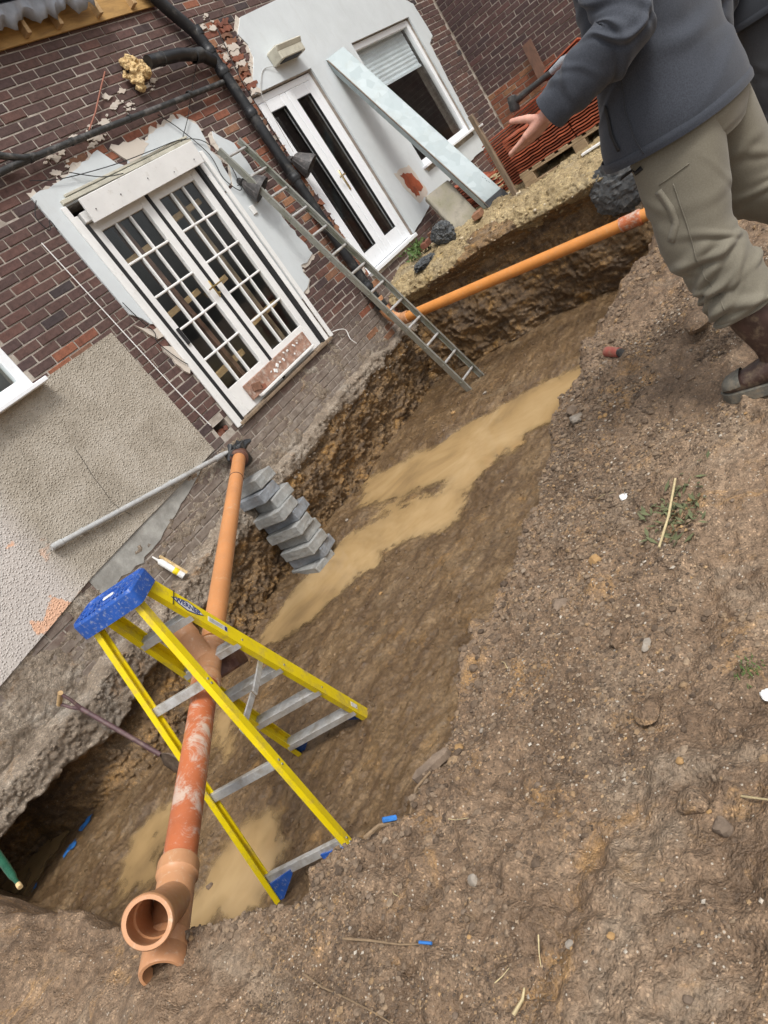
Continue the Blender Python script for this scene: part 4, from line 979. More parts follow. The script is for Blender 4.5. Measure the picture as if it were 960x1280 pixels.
# grey waste pipe on the pebbledash
gp = thing('waste_pipe', (2.7, -.06, 0), 'grey plastic waste pipe falling along the foot of the pebbledash', 'pipe')
m_ = MB(); m_.tube([(1.89, -.065, .245), (2.4, -.065, .125), (3.0, -.065, -.015), (3.42, -.065, -.112), (3.50, -.068, -.128), (3.545, -.085, -.145), (3.56, -.10, -.19)], .0215, 16); m_.build('pipe', M['grey_pvc'], gp)
for x, z in ((1.94, .233), (3.44, -.117)):
    m_ = MB(); d_ = Vector((1, 0, -.234)).normalized(); m_.lathe(Vector((x, -.065, z)) - d_ * .04, d_, [(0, .0216), (.001, .026), (.075, .026), (.08, .0216)], 18); m_.build('coupling', M['grey_pvc'], gp)
for x in (2.15, 2.95):
    z = .245 - (x - 1.89) * .234; m_ = MB(); m_.box((x, -.036, z), (.022, .05, .05), None, .004); m_.build('clip', M['grey_pvc'], gp)
# black soil stack
ss_ = thing('soil_stack', (6.32, -.09, -.2), 'black plastic soil stack clipped up the brick wall', 'pipe')
m_ = MB(); m_.tube([(6.33, -.10, -.16), (6.33, -.10, 2.82)], .055, 24); m_.build('pipe', M['black_pvc'], ss_)
m_ = MB(); m_.tube([(6.33, -.10, 2.80), (6.31, -.10, 2.92), (6.24, -.10, 3.04), (6.16, -.10, 3.18), (6.08, -.11, 3.32), (6.02, -.12, 3.46), (5.98, -.12, 3.75)], .056, 24); m_.build('offset_pipe', M['black_pvc'], ss_)
for z in (.05, .78, 1.35, 2.05, 2.48, 2.68, 2.86):
    m_ = MB(); m_.lathe((6.33, -.10, z), (0, 0, 1), [(0, .0555), (.002, .0635), (.03, .066), (.05, .066), (.055, .0625), (.085, .0625), (.09, .0555)], 24); m_.build('collar', M['black_pvc'], ss_)
m_ = MB(); m_.tube([(6.30, -.10, 2.63), (6.16, -.12, 2.72), (5.9, -.13, 2.77), (5.5, -.13, 2.80)], .056, 24); sp_ = m_.build('branch_pipe', M['black_pvc'], ss_)
m_ = MB(); d_ = Vector((-1, 0, .09)).normalized(); m_.lathe((6.18, -.12, 2.712), d_, [(0, .0565), (.002, .066), (.06, .068), (.10, .066), (.105, .0565)], 24); m_.build('collar', M['black_pvc'], ss_)
m_ = MB(); m_.lathe((5.68, -.13, 2.786), d_, [(0, .0565), (.002, .061), (.012, .061), (.014, .0565)], 24); m_.build('strap', M['cast'], ss_)
# adaptor and bend at the foot
m_ = MB(); m_.lathe((6.345, -.11, -.19), (-.02, 0, 1), [(0, .056), (.002, .066), (.03, .067), (.07, .067), (.075, .06), (.09, .056)], 24); m_.build('black_adaptor', M['black_pvc'], ss_)
m_ = MB(); m_.lathe((6.34, -.11, -.12), (-.02, 0, 1), [(0, .057), (.002, .064), (.04, .064), (.045, .057)], 24); m_.build('tan_ring', M['orange_fit'], ss_)
# far orange pipe
fp = thing('far_drain_pipe', (6.35, -1.7, -.6), 'bright orange drain pipe running along the dug clay bank', 'pipe')
m_ = MB(); pts = [(6.345, -.11, -.20), (6.345, -.115, -.26), (6.345, -.14, -.325), (6.343, -.19, -.375), (6.34, -.26, -.405), (6.34, -.32, -.42)]
m_.tube(pts, .060, 24); m_.build('bend', M['orange_fit'], fp)
def fpt(y): return Vector((6.33, y, -.41 - .080 * (-y - .3)))
m_ = MB(); m_.lathe(fpt(-.27), fpt(-2) - fpt(-.3), [(0, .06), (.002, .066), (.07, .067), (.075, .058)], 24); m_.build('collar', M['orange_fit'], fp)
m_ = MB(); m_.tube([fpt(-.32 - i * .3) for i in range(12)], .055, 28); m_.build('pipe', M['orange_far'], fp)
m_ = MB(); m_.lathe(fpt(-2.76), fpt(-2) - fpt(-.3), [(0, .0555), (.002, .062), (.14, .063), (.15, .067), (.18, .067), (.19, .0555)], 28); m_.build('socket', M['orange_old'], fp)
# old iron pipe with two branches, on the brick
ip = thing('iron_waste_pipe', (5.0, -.06, 2.5), 'thin black iron waste pipe crossing the brick above the french doors', 'pipe')
m_ = MB(); m_.tube([(3.3, -.075, 2.46), (3.7, -.075, 2.485), (4.6, -.075, 2.475), (5.5, -.075, 2.455), (6.27, -.075, 2.44)], .026, 14); m_.build('pipe', M['cast'], ip)
for x in (3.85, 4.28, 4.95, 5.75):
    m_ = MB(); m_.lathe((x, -.075, 2.484 - .012 * (x - 3.8)), (1, 0, -.012), [(0, .0262), (.001, .032), (.028, .032), (.03, .0262)], 14); m_.build('collar', M['cast'], ip)
m_ = MB(); m_.tube([(3.92, -.08, 2.485), (3.80, -.09, 2.50), (3.70, -.09, 2.55), (3.55, -.09, 2.62), (3.4, -.09, 2.66)], .026, 14); m_.build('branch', M['cast'], ip)
# copper wire pipe
cp = MB(); cp.tube([(4.55, -.03, 2.52), (4.72, -.035, 2.62), (4.92, -.035, 2.76), (5.10, -.03, 2.88)], .0065, 8); setp(cp.build('copper_pipe', M['copper'], None, (4.8, -.03, 2.5)), 'thin copper pipe slanting over the brick by the black waste pipe', 'pipe')
# expanding foam around the end of the branch
fo = MB(); rf = random.Random(4)
for i in range(46):
    a = rf.uniform(0, 6.28); rr = rf.uniform(.03, .12); c = Vector((5.40 + rf.uniform(-.10, .05), -.05 - rf.uniform(0, .06), 2.80 + rr * math.sin(a) - .02)); c.x += rr * .6 * math.cos(a)
    s_ = rf.uniform(.016, .042)
    fo.tube([c + Vector((0, 0, -s_)), c + Vector((rf.uniform(-.01, .01), 0, -s_ * .5)), c, c + Vector((0, 0, s_ * .6)), c + Vector((0, 0, s_))], [s_ * .2, s_ * .85, s_, s_ * .75, s_ * .15], 7)
foo = fo.build('insulation_foam', M['foam'], None, (5.4, -.05, 2.68))
rm_ = foo.modifiers.new('r', 'REMESH'); rm_.mode = 'VOXEL'; rm_.voxel_size = .008
ftx = bpy.data.textures.new('foam_lumps', 'CLOUDS'); ftx.noise_scale = .03; ftx.noise_depth = 4
dm = foo.modifiers.new('d', 'DISPLACE'); dm.texture = ftx; dm.strength = .05; dm.mid_level = .5; dm.texture_coords = 'GLOBAL'
setp(foo, 'lump of yellow foam bulging from the wall round the black branch pipe', 'foam')
# ------------------------------------------------------------------ step ladder
wa = math.radians(-56.5); wd = Vector((math.cos(wa), math.sin(wa), 0)); fw = Vector((-math.sin(wa), math.cos(wa), 0)); FC = Vector((1.2025, -2.1678, -1.36))
CAPC = FC + Vector((0, 0, 1.555)) - fw * .115 + wd * .004
sl = thing('step_ladder', FC, 'yellow fibreglass step ladder with blue top standing over the drain in the pit', 'ladder')
def LP(s, f_, z): return FC + wd * s + fw * f_ + Vector((0, 0, z))
HW, SP = .245, .475
frTop = lambda s: CAPC + wd * (s * .135) + fw * .055 + Vector((0, 0, -.03)); reTop = lambda s: CAPC + wd * (s * .125) - fw * .045 + Vector((0, 0, -.05))
frBot = lambda s: LP(s * HW, SP, .0); reBot = lambda s: LP(s * HW, -SP, .0)
def channel(p, q, w_, dpt, outdir, name, tw=.006):
    """C-section rail: web facing outdir, two flanges"""
    p, q = Vector(p), Vector(q); d = (q - p).normalized(); o = (Vector(outdir) - d * Vector(outdir).dot(d)).normalized(); f = d.cross(o)
    m_ = MB(); prof = [(0, -w_ / 2), (0, w_ / 2), (-dpt, w_ / 2), (-dpt, w_ / 2 - tw), (-tw, w_ / 2 - tw), (-tw, -w_ / 2 + tw), (-dpt, -w_ / 2 + tw), (-dpt, -w_ / 2)]
    vs = [e + o * a + f * b for e in (p, q) for a, b in prof]; n_ = 8
    m_.add(vs, [[i, (i + 1) % n_, n_ + (i + 1) % n_, n_ + i] for i in range(n_)] + [[0, 1, 2, 3, 4, 5, 6, 7][::-1], [8, 9, 10, 11, 12, 13, 14, 15]])
    return m_.build(name, M['yellow'], sl)
frail = {}
for s in (-1, 1):
    frail[s] = channel(frTop(s), frBot(s), .075, .030, wd * s, 'front_rail')
    channel(reTop(s), reBot(s), .045, .028, wd * s, 'rear_rail')
def step_pts(t): return frTop(-1).lerp(frBot(-1), t), frTop(1).lerp(frBot(1), t)
for k, t in enumerate((.175, .355, .535, .715, .895)):
    a, b = step_pts(t); e = (b - a).normalized(); a = a + e * .008; b = b - e * .008
    m_ = MB(); m_.bar(a, b, .078, .006, (0, 0, 1), .001)
    fl = (fw - e * fw.dot(e)).normalized()
    m_.bar(a + fl * .036 - Vector((0, 0, .018)), b + fl * .036 - Vector((0, 0, .018)), .004, .03, (0, 0, 1)); m_.bar(a - fl * .036 - Vector((0, 0, .018)), b - fl * .036 - Vector((0, 0, .018)), .004, .03, (0, 0, 1))
    for j in range(-3, 4): m_.bar(a + fl * j * .010 + Vector((0, 0, .004)), b + fl * j * .010 + Vector((0, 0, .004)), .003, .003, (0, 0, 1))
    m_.build('step', M['alu'], sl)
for t in (.30, .60, .90):
    a, b = reTop(-1).lerp(reBot(-1), t), reTop(1).lerp(reBot(1), t); e = (b - a).normalized(); a = a + e * .004; b = b - e * .004
    dn = (reBot(1) - reTop(1)).normalized(); ou = e.cross(dn)
    m_ = MB(); m_.bar(a, b, .006, .038, dn, .001); m_.bar(a + ou * .012 - dn * .018, b + ou * .012 - dn * .018, .024, .004, dn); m_.bar(a + ou * .012 + dn * .018, b + ou * .012 + dn * .018, .024, .004, dn); m_.build('rear_bar', M['alu'], sl)
for t in (.30, .60, .90):
    for s in (-1, 1):
        for du in (-.012, .012):
            p = reTop(s).lerp(reBot(s), t) + (reBot(s) - reTop(s)).normalized() * du; m_ = MB(); m_.lathe(p, wd * s, [(0, .006), (.003, .005), (.004, .0005)], 8); m_.build('rivet', M['steel'], sl)
for t in (.175, .355, .535, .715, .895):
    for s in (-1, 1):
        p = frTop(s).lerp(frBot(s), t) + Vector((0, 0, -.018)); m_ = MB(); m_.lathe(p, wd * s, [(0, .006), (.003, .005), (.004, .0005)], 8); m_.build('rivet', M['steel'], sl)
# blue corner braces at the feet
for s in (-1, 1):
    for nm, tp_, bt_, t in (('front_brace', frTop, frBot, .895), ('rear_brace', reTop, reBot, .90)):
        p = tp_(s).lerp(bt_(s), .99); q = tp_(s).lerp(bt_(s), t).lerp(tp_(-s).lerp(bt_(-s), t), .32)
        p2 = tp_(s).lerp(bt_(s), t + .012) - wd * s * .012; p1 = p - wd * s * .012; pn = (p1 - p2).cross(q - p2).normalized() * .012; q2 = q + (p1 - p2).normalized() * .022
        m_ = MB(); vs = [p2, q, q2, p1]; m_.add([v + pn for v in vs] + [v - pn for v in vs], [(0, 1, 2, 3), (7, 6, 5, 4), (0, 4, 5, 1), (1, 5, 6, 2), (2, 6, 7, 3), (3, 7, 4, 0)]); m_.build(nm, M['blue'], sl)
        ft = MB(); c = bt_(s) - wd * s * .012 + Vector((0, 0, .018)); ft.box(c, (.05, .075, .045), Matrix((wd, fw, Vector((0, 0, 1)))).transposed(), .006); ft.build('foot', M['blue'] if nm == 'front_brace' else M['yellow'], sl)
# hinged steel spreaders
for s in (1, -1):
    a = frTop(s).lerp(frBot(s), .47) - wd * s * .036; b = reTop(s).lerp(reBot(s), .47) - wd * s * .034; mid = (a + b) / 2 + Vector((0, 0, -.012))
    m_ = MB(); m_.bar(a, mid, .010, .032, (0, 0, 1), .002); m_.build('spreader', M['alu'], sl); m_ = MB(); m_.bar(mid - wd * s * .011, b - wd * s * .011, .010, .032, (0, 0, 1), .002); m_.build('spreader', M['alu'], sl)
# moulded blue cap with tool holes
Rc = Matrix((wd, fw, Vector((0, 0, 1)))).transposed()
def CP(a, b, c): return CAPC + Rc @ Vector((a, b, c))
m_ = MB(); ow, od = .158, .10
outer = []
for i in range(48):
    an = 2 * math.pi * i / 48; cx_, sx_ = math.cos(an), math.sin(an)
    outer.append((ow * math.copysign(abs(cx_) ** .18, cx_), od * math.copysign(abs(sx_) ** .22, sx_)))
def ringsect(pts, z): return [CP(a, b, z) for a, b in pts]
big = [(a * 1.0, b * 1.0) for a, b in outer]
rings = [([(a * 1.02, b * 1.02) for a, b in outer], -.075), ([(a * 1.02, b * 1.02) for a, b in outer], -.008), ([(a * .985, b * .97) for a, b in outer], .004), ([(a * .955, b * .92) for a, b in outer], .004), ([(a * .94, b * .89) for a, b in outer], -.003), ([(a * .02, b * .02) for a, b in outer], -.003)]
vs = []; 
for P, z in rings: vs += ringsect(P, z)
fs = [[i * 48 + k, i * 48 + (k + 1) % 48, (i + 1) * 48 + (k + 1) % 48, (i + 1) * 48 + k] for i in range(len(rings) - 1) for k in range(48)]
m_.add(vs, fs, False); cap = m_.build('cap', M['blue'], sl)
for (a, b, r) in ((-.11, 0, .028), (.11, 0, .028)):
    m_ = MB(); m_.lathe(CP(a, b, -.002), (0, 0, 1), [(0, r + .008), (.006, r + .007), (.006, r), (-.0005, r - .001), (-.0006, .0005)], 24); m_.build('tool_hole', M['black_gap'] if False else M['blue'], cap)
m_ = MB()
m_.lathe(CP(0, 0, -.002), (0, 0, 1), [(0, .060), (.007, .058), (.007, .050), (-.0004, .049)], 32); m_.build('magnet_ring', M['blue'], cap)
m_ = MB(); m_.box(CP(0, 0, .0015), (.055, .02, .008), Rc, .003); m_.build('badge', M['paper'], cap)
for s in (-1, 1):
    for k in range(4):
        m_ = MB(); m_.box(CP(s * .055 + s * .022 * k, -.066, .002), (.008, .03, .008), Rc, .002); m_.build('rib', M['blue'], cap)
# maker's label on the outer web of the right front rail
dr = (frBot(1) - frTop(1)).normalized(); ou = (wd - dr * wd.dot(dr)).normalized(); sd2 = dr.cross(ou)
def RP(u, v, h=.001): return frTop(1) + dr * u + sd2 * v + ou * h
def flat_poly(name, pts, mat, par, h0, h1):
    m_ = MB(); n_ = len(pts); m_.add([RP(a, b, h1) for a, b in pts] + [RP(a, b, h0) for a, b in pts], [list(range(n_))] + [[i, (i + 1) % n_, n_ + (i + 1) % n_, n_ + i] for i in range(n_)]); return m_.build(name, mat, par)
SGN = 1.0
u0 = .255; hw = .096; hh = .027
dia = [(u0 - hw, 0), (u0 - hw * .55, hh * .62), (u0, hh), (u0 + hw * .55, hh * .62), (u0 + hw, 0), (u0 + hw * .55, -hh * .62), (u0, -hh), (u0 - hw * .55, -hh * .62)]
lab = flat_poly('label', dia, M['navy'], frail[1], -.001, .0012)
flat_poly('label_field', [(u0 + (a - u0) * .90, b * .80) for a, b in dia], M['paper'], frail[1], -.0008, .0018)
def lettering(txt, u, v, size, mat, par, h=.0022, bold=0.0):
    cu = bpy.data.curves.new('lettering', 'FONT'); cu.body = txt; cu.size = size; cu.align_x = 'CENTER'; cu.align_y = 'CENTER'; cu.offset = bold; cu.extrude = .0002
    tmp = bpy.data.objects.new('tmp', cu); col.objects.link(tmp); dg = bpy.context.evaluated_depsgraph_get(); dg.update()
    me = bpy.data.meshes.new_from_object(tmp.evaluated_get(dg)); bpy.data.objects.remove(tmp); me.name = 'lettering'
    Rm = Matrix((dr, -sd2 if SD_FLIP else sd2, ou)).transposed()
    org = ORG[par.name]
    for v_ in me.vertices: v_.co = Rm @ v_.co + RP(u, v, h) - org
    me.materials.clear(); me.materials.append(mat); return link_mesh('lettering', me, par)
SD_FLIP = (dr.cross(sd2)).dot(ou) < 0
lettering('WERNER', u0, 0, .036, M['navy'], frail[1], .0026, .0009)
flat_poly('sticker', [(.375, -.014), (.495, -.014), (.495, .014), (.375, .014)], M['paper'], frail[1], -.001, .0012)
for i in range(5): flat_poly('print_line', [(.382, -.009 + i * .0042), (.47 - .01 * (i % 2), -.009 + i * .0042), (.47 - .01 * (i % 2), -.0075 + i * .0042), (.382, -.0075 + i * .0042)], M['steel'], frail[1], .001, .0016)
flat_poly('pictogram', [(.478, -.012), (.493, -.012), (.493, .012), (.478, .012)], M['navy'], frail[1], .001, .0017)
flat_poly('sticker', [(1.42, -.014), (1.475, -.014), (1.475, .014), (1.42, .014)], M['paper'], frail[1], -.001, .0012)
# cable tie loop below the cap
m_ = MB(); a0 = frTop(1).lerp(frBot(1), .105); m_.tube([a0 + sd2 * .04 + ou * .003, a0 + ou * .004, a0 - sd2 * .04 + ou * .003, a0 - sd2 * .044 - ou * .03], .0022, 6); m_.build('cord', M['wire'], sl)
# ------------------------------------------------------------------ aluminium ladder against the wall
al = thing('aluminium_ladder', (6.05, -.82, -1.36), 'weathered aluminium ladder leaning from the pit floor against the house', 'ladder')
aB = (Vector((5.885, -.82, -1.37)), Vector((6.225, -.82, -1.37))); aT = (Vector((5.62, -.10, 1.93)), Vector((5.955, -.10, 1.93)))
ax_ = (aB[1] - aB[0]).normalized(); ad = (aT[0] - aB[0]).normalized(); an_ = ax_.cross(ad).normalized()
for k in (0, 1):
    o = ax_ * (1 if k else -1); m_ = MB(); f = an_; w_, dp, tw = .062, .024, .003
    prof = [(0, -w_ / 2), (0, w_ / 2), (-dp, w_ / 2), (-dp, w_ / 2 - tw), (-tw, w_ / 2 - tw), (-tw, -w_ / 2 + tw), (-dp, -w_ / 2 + tw), (-dp, -w_ / 2)]
    vs = [e + o * a + f * b for e in (aB[k], aT[k]) for a, b in prof]
    m_.add(vs, [[i, (i + 1) % 8, 8 + (i + 1) % 8, 8 + i] for i in range(8)] + [[7, 6, 5, 4, 3, 2, 1, 0], [8, 9, 10, 11, 12, 13, 14, 15]]); m_.build('rail', M['alu_old'], al)
nr = 13
for i in range(nr):
    t = (.055 + i * .0765); a, b = aB[0].lerp(aT[0], t), aB[1].lerp(aT[1], t)
    m_ = MB(); m_.tube([a + ax_ * .002, b - ax_ * .002], .0145, 10); m_.build('rung', M['alu'], al)
    for e, o in ((a, -1), (b, 1)):
        m_ = MB(); m_.lathe(e, ax_ * o, [(0, .011), (.004, .009), (.005, .001)], 8); m_.build('rung_end', M['alu_old'], al)
# ------------------------------------------------------------------ stack of concrete blocks
rk = random.Random(21); zc = -1.40; nb = 10
stack_order = ['lowest', 'second', 'third', 'fourth', 'fifth', 'sixth', 'seventh', 'eighth', 'ninth', 'topmost']
for i in range(nb):
    L, W_, H = .44, .215, .10; L = .40 if i in (4, 8) else .44
    cx_ = 3.42 + rk.uniform(-.035, .035) + (.02 if i % 2 else -.02); cy_ = -.235 + rk.uniform(-.02, .02) + (.03 if i > 7 else 0)
    ang = rk.gauss(0, .13) + (.2 if i == 9 else 0)
    tx, ty = rk.gauss(0, .02), rk.gauss(0, .02)
    Rb = Matrix.Rotation(ang, 3, 'Z') @ Matrix.Rotation(tx, 3, 'X') @ Matrix.Rotation(ty, 3, 'Y')
    m_ = MB(); m_.box((cx_, cy_, zc + H / 2), (.225 + rk.uniform(-.01, .02), .40, H - .002), Rb, .007)
    o = m_.build('concrete_block', M['block2'] if i in (1, 5, 8) else M['block'], None, (cx_, cy_, zc))
    sb_ = o.modifiers.new('s', 'SUBSURF'); sb_.subdivision_type = 'SIMPLE'; sb_.levels = 3; sb_.render_levels = 3
    tx_ = bpy.data.textures.get('chip') or bpy.data.textures.new('chip', 'CLOUDS'); tx_.noise_scale = .05; tx_.noise_depth = 4
    dm = o.modifiers.new('d', 'DISPLACE'); dm.texture = tx_; dm.strength = .012; dm.mid_level = .5; dm.texture_coords = 'GLOBAL'
    setp(o, '%s grey concrete block of the stack by the orange drain%s' % (stack_order[i], ' (bluish)' if i in (1, 5, 8) else ''), 'block', 'stacked concrete blocks')
    zc += H
# ------------------------------------------------------------------ things on the far bank
def bank_z(x, y):
    d = (Xb - x) ** 2 + (Yb - y) ** 2 + np.where(S_ < cs[8], 9, 0); return float(Zb[int(np.argmin(d))])
# pallet
pl = thing('pallet', (8.1, -2.2, -.07), 'rough timber pallet under the terracotta tiles on the clay', 'pallet')
PZ0 = -.075; pa = math.radians(3)
Rp = Matrix.Rotation(pa, 3, 'Z'); PO = Vector((8.12, -2.25, PZ0))
def PP(a, b, c): return PO + Rp @ Vector((a, b, c))
for i in (-1, 0, 1):
    for k in (-.46, 0, .46):
        m_ = MB(); m_.box(PP(k, i * .60, .065), (.10, .14, .085), Rp, .004); m_.build('block', M['palletwood'], pl)
for k in (-.46, 0, .46):
    m_ = MB(); m_.box(PP(k, 0, .0115), (.10, 1.36, .022), Rp, .003); m_.build('base_board', M['palletwood'], pl)
    m_ = MB(); m_.box(PP(k, 0, .119), (.10, 1.36, .022), Rp, .003); m_.build('stringer', M['palletwood'], pl)
for k in range(9):
    m_ = MB(); m_.box(PP(0, -.62 + k * .155, .1415), (1.02, .11, .022), Rp, .003); m_.build('deck_board', M['palletwood'], pl)
# roof tile: interlocking profile with two rolls
def tile_mesh(seed, Wd=.33, Ln=.42):
    r = random.Random(seed); n_ = 14; top = []; bot = []
    for i in range(n_ + 1):
        u = i / n_; x = (u - .5) * Wd; z = .006 * max(0, math.sin(u * 2 * math.pi * 2)) + (.005 if u < .06 or u > .95 else 0)
        top.append((x, z + .014)); bot.append((x, z * .9))
    ring = top + bot[::-1]; k = len(ring); vs = []
    for y in (-Ln / 2, Ln / 2): vs += [(x, y, z) for x, z in ring]
    vs += [(x, -Ln / 2 + .02, z - .010) for x, z in bot[::-1]]
    fs = [[i, (i + 1) % k, k + (i + 1) % k, k + i] for i in range(k)] + [list(range(k))[::-1], list(range(k, 2 * k))]
    me = bpy.data.meshes.new('terracotta_tile'); me.from_pydata(vs[:2 * k], [], fs); me.materials.append(M['terra']); me.update(); return me
TM = [tile_mesh(i) for i in range(3)]; rt = random.Random(8)
def tile(loc, R, label, group):
    o = bpy.data.objects.new('terracotta_tile', rt.choice(TM)); col.objects.link(o); o.location = loc; o.rotation_euler = R.to_euler()
    return setp(o, label, 'tile', group)
TZ = .1545
# front row: columns of flat tiles, their corrugated ends to the pit
for ci, (b, n_) in enumerate(((.50, 13), (.165, 14), (-.17, 16), (-.505, 16))):
    for i in range(n_):
        R = Rp @ Matrix.Rotation(math.radians(-90) + rt.gauss(0, .012), 3, 'Z')
        tile(PP(-.30 + rt.gauss(0, .006), b + rt.gauss(0, .004), TZ + i * .0285), R, 'terracotta ridged tile %s the low front column %s' % ('on top of' if i == n_ - 1 else ('at the foot of' if i == 0 else 'inside'), ['beside the weathered post', 'second from the weathered post', 'third from the weathered post', 'fourth from the weathered post'][ci]), 'tiles in the front columns on the pallet')
# back row, taller
for ci, (b, n_) in enumerate(((.88, 21), (.46, 18), (.04, 20), (-.38, 21))):
    for i in range(n_):
        R = Rp @ Matrix.Rotation(rt.gauss(0, .012), 3, 'Z') @ Matrix.Rotation(math.radians(-3), 3, 'X')
        tile(PP(.14 + rt.gauss(0, .008), b + rt.gauss(0, .006), (TZ if ci else .0) + i * .0285), R, 'terracotta ridged tile %s the tall rear column %s' % ('on top of' if i == n_ - 1 else ('at the foot of' if i == 0 else 'inside'), ['on the clay', 'nearest the house', 'mid pallet', 'farthest from the house'][ci]), 'tiles in the rear columns on the pallet')
# tiles standing on edge on top
for i in range(3):
    R = Rp @ Matrix.Rotation(math.radians(4 + 2 * i), 3, 'Y') @ Matrix.Rotation(math.radians(-9), 3, 'X')
    tile(PP(.16, -.02 - .02 * i, TZ + .60 + i * .03), R, 'terracotta ridged tile lying askew across the top of the rear columns', 'tiles askew on top')
# low heap of tiles by the house wall
for i in range(9):
    R = Matrix.Rotation(.35 + rt.gauss(0, .03), 3, 'Z') @ Matrix.Rotation(.12, 3, 'X'); tile((8.35 + .01 * i, -.42, .02 + i * .031), R, 'terracotta ridged tile in the small heap behind the concrete slab', 'tiles heaped by the slab')
for i in range(8):
    R = Matrix.Rotation(-.7 + rt.gauss(0, .12), 3, 'Z') @ Matrix.Rotation(rt.gauss(0, .05), 3, 'X'); tile((8.05 + rt.gauss(0, .02), -.92 + rt.gauss(0, .02), -.02 + .034 * i), R, 'terracotta ridged tile in the untidy heap between the slab and the steel lintel', 'tiles heaped by the lintel')
# black hand tool lying on the tiles
tk = thing('hand_tool', (8.0, -1.9, .66), 'black hand tool with a round head lying on the tile columns', 'tool')
m_ = MB(); m_.tube([(8.0, -1.72, .675), (8.0, -1.95, .69), (8.0, -2.2, .70)], [.034, .03, .03], 12); m_.build('handle', M['cast'], tk)
m_ = MB(); m_.lathe((8.0, -1.73, .69), (-.2, .2, -1), [(-.06, .03), (-.05, .05), (.07, .055), (.09, .045), (.09, .03), (.05, .028)], 16); m_.build('head', M['cast'], tk)
m_ = MB(); m_.tube([(8.0, -2.2, .70), (8.0, -2.35, .72), (8.02, -2.5, .70)], [.03, .042, .036], 12); m_.build('grip', M['block2'], tk)
# weathered post
ps = MB(); ps.bar((7.47, -1.52, -.2), (7.49, -1.50, .84), .055, .045, (1, 0, 0), .006); o = ps.build('post', M['oldwood'], None, (7.47, -1.52, -.1)); setp(o, 'thin weathered timber post beside the tile pallet', 'post')
ps = MB(); ps.box((7.485, -1.54, .70), (.03, .06, .018), None, .002); ps.build('nail_plate', M['paper'], o)
# galvanised steel lintel leaning on the house
li = thing('steel_lintel', (7.72, -1.2, -.05), 'long galvanised steel lintel leaning against the pale render', 'lintel')
lb0, lt0 = Vector((7.70, -1.20, -.06)), Vector((8.22, -.09, 2.26)); ld = (lt0 - lb0).normalized()
lw_ = Vector((.80, -.45, 0)); lw_ = (lw_ - ld * lw_.dot(ld)).normalized(); ln_ = ld.cross(lw_).normalized()
if ln_.y > 0: ln_ = -ln_
Rl = Matrix((lw_, ln_, ld)).transposed(); Ll = (lt0 - lb0).length; lc = (lb0 + lt0) / 2
m_ = MB(); m_.box(lc, (.27, .004, Ll), Rl, .001); m_.build('web', M['galv'], li)
m_ = MB(); m_.box(lc - lw_ * .1365 - ln_ * .04, (.004, .085, Ll), Rl, .001); m_.build('flange', M['galv'], li)
m_ = MB(); m_.box(lc + lw_ * .1365 - ln_ * .012, (.004, .028, Ll), Rl, .001); m_.build('return_lip', M['galv'], li)
m_ = MB(); m_.box(lc - lw_ * .137 + ln_ * .008, (.014, .014, Ll * .98), Rl, .002); m_.build('rust_edge', M['rust'], li)
for i in range(4):
    m_ = MB(); m_.box(lb0 + ld * (.25 + .03 * i) + lw_ * (.10 - .01 * (i % 2)) + ln_ * .0028, (.004, .001, .02), Rl); m_.build('stamp_mark', M['cast'], li)
# black plastic wrapped round its foot
m_ = MB(); m_.box(lb0 + ld * .05, (.30, .03, .11), Rl, .01); o = m_.build('plastic_wrap', M['polythene'], li)
# concrete slab leaning
cs_ = MB(); Rs = Matrix.Rotation(math.radians(-38), 3, 'Z') @ Matrix.Rotation(math.radians(-30), 3, 'X'); cs_.box((7.62, -.72, .17), (.34, .08, .58), Rs, .012)
setp(cs_.build('concrete_slab', M['conc'], None, (7.7, -.8, -.06)), 'mossy grey concrete slab leaning beside the patio door', 'slab')
for i, (x, y, z, a) in enumerate(((7.38, -1.08, -.015, .3), (7.30, -.62, .02, -.5), (7.28, -.60, .088, -.35), (7.25, -.40, .03, .2))):
    b_ = MB(); b_.box((x, y, z), (.215, .10, .065), Matrix.Rotation(a, 3, 'Z'), .005); setp(b_.build('loose_brick', M['brick_red'], None, (x, y, z - .033)), ['loose red brick lying before the concrete slab', 'loose red brick under another one by the patio door', 'loose red brick on top of another by the patio door', 'loose red brick against the house wall by the patio door'][i], 'brick')
# crumpled black sheets
def crumple(name, c, r, seed, label, sq=(1, 1, .6), mat='greysheet'):
    n1, n2 = 90, 56; th = np.linspace(0, 2 * np.pi, n1, endpoint=False); ph = np.linspace(-np.pi / 2, np.pi / 2, n2)
    T, P_ = np.meshgrid(th, ph, indexing='ij'); x, y, z = (np.cos(P_) * np.cos(T)).ravel(), (np.cos(P_) * np.sin(T)).ravel(), np.sin(P_).ravel()
    k = 1 + .22 * fbm(x, y, z, 1.6, 3, seed) + .10 * fbm(x, y, z, 5, 4, seed + 5, .6, True)
    V = np.stack([x * k * r * sq[0], y * k * r * sq[1], z * k * r * sq[2]], 1) + np.array(c)
    i = np.arange(n1 * (n2 - 1)); a = i // (n2 - 1); b = i % (n2 - 1); a2 = (a + 1) % n1
    o = np_mesh(name, V, np.stack([a * n2 + b, a2 * n2 + b, a2 * n2 + b + 1, a * n2 + b + 1], 1), M[mat], False, None, c)
    return setp(o, label, 'plastic sheet')
crumple('plastic_sheet', (6.84, -2.70, -.40), .29, 500, 'crumpled black polythene bunched on the bank above the far orange pipe', (.18, .85, .72))
crumple('plastic_sheet', (7.20, -.70, .03), .14, 520, 'black plastic sheet bunched under the leaning concrete slab', (.7, .9, .9))
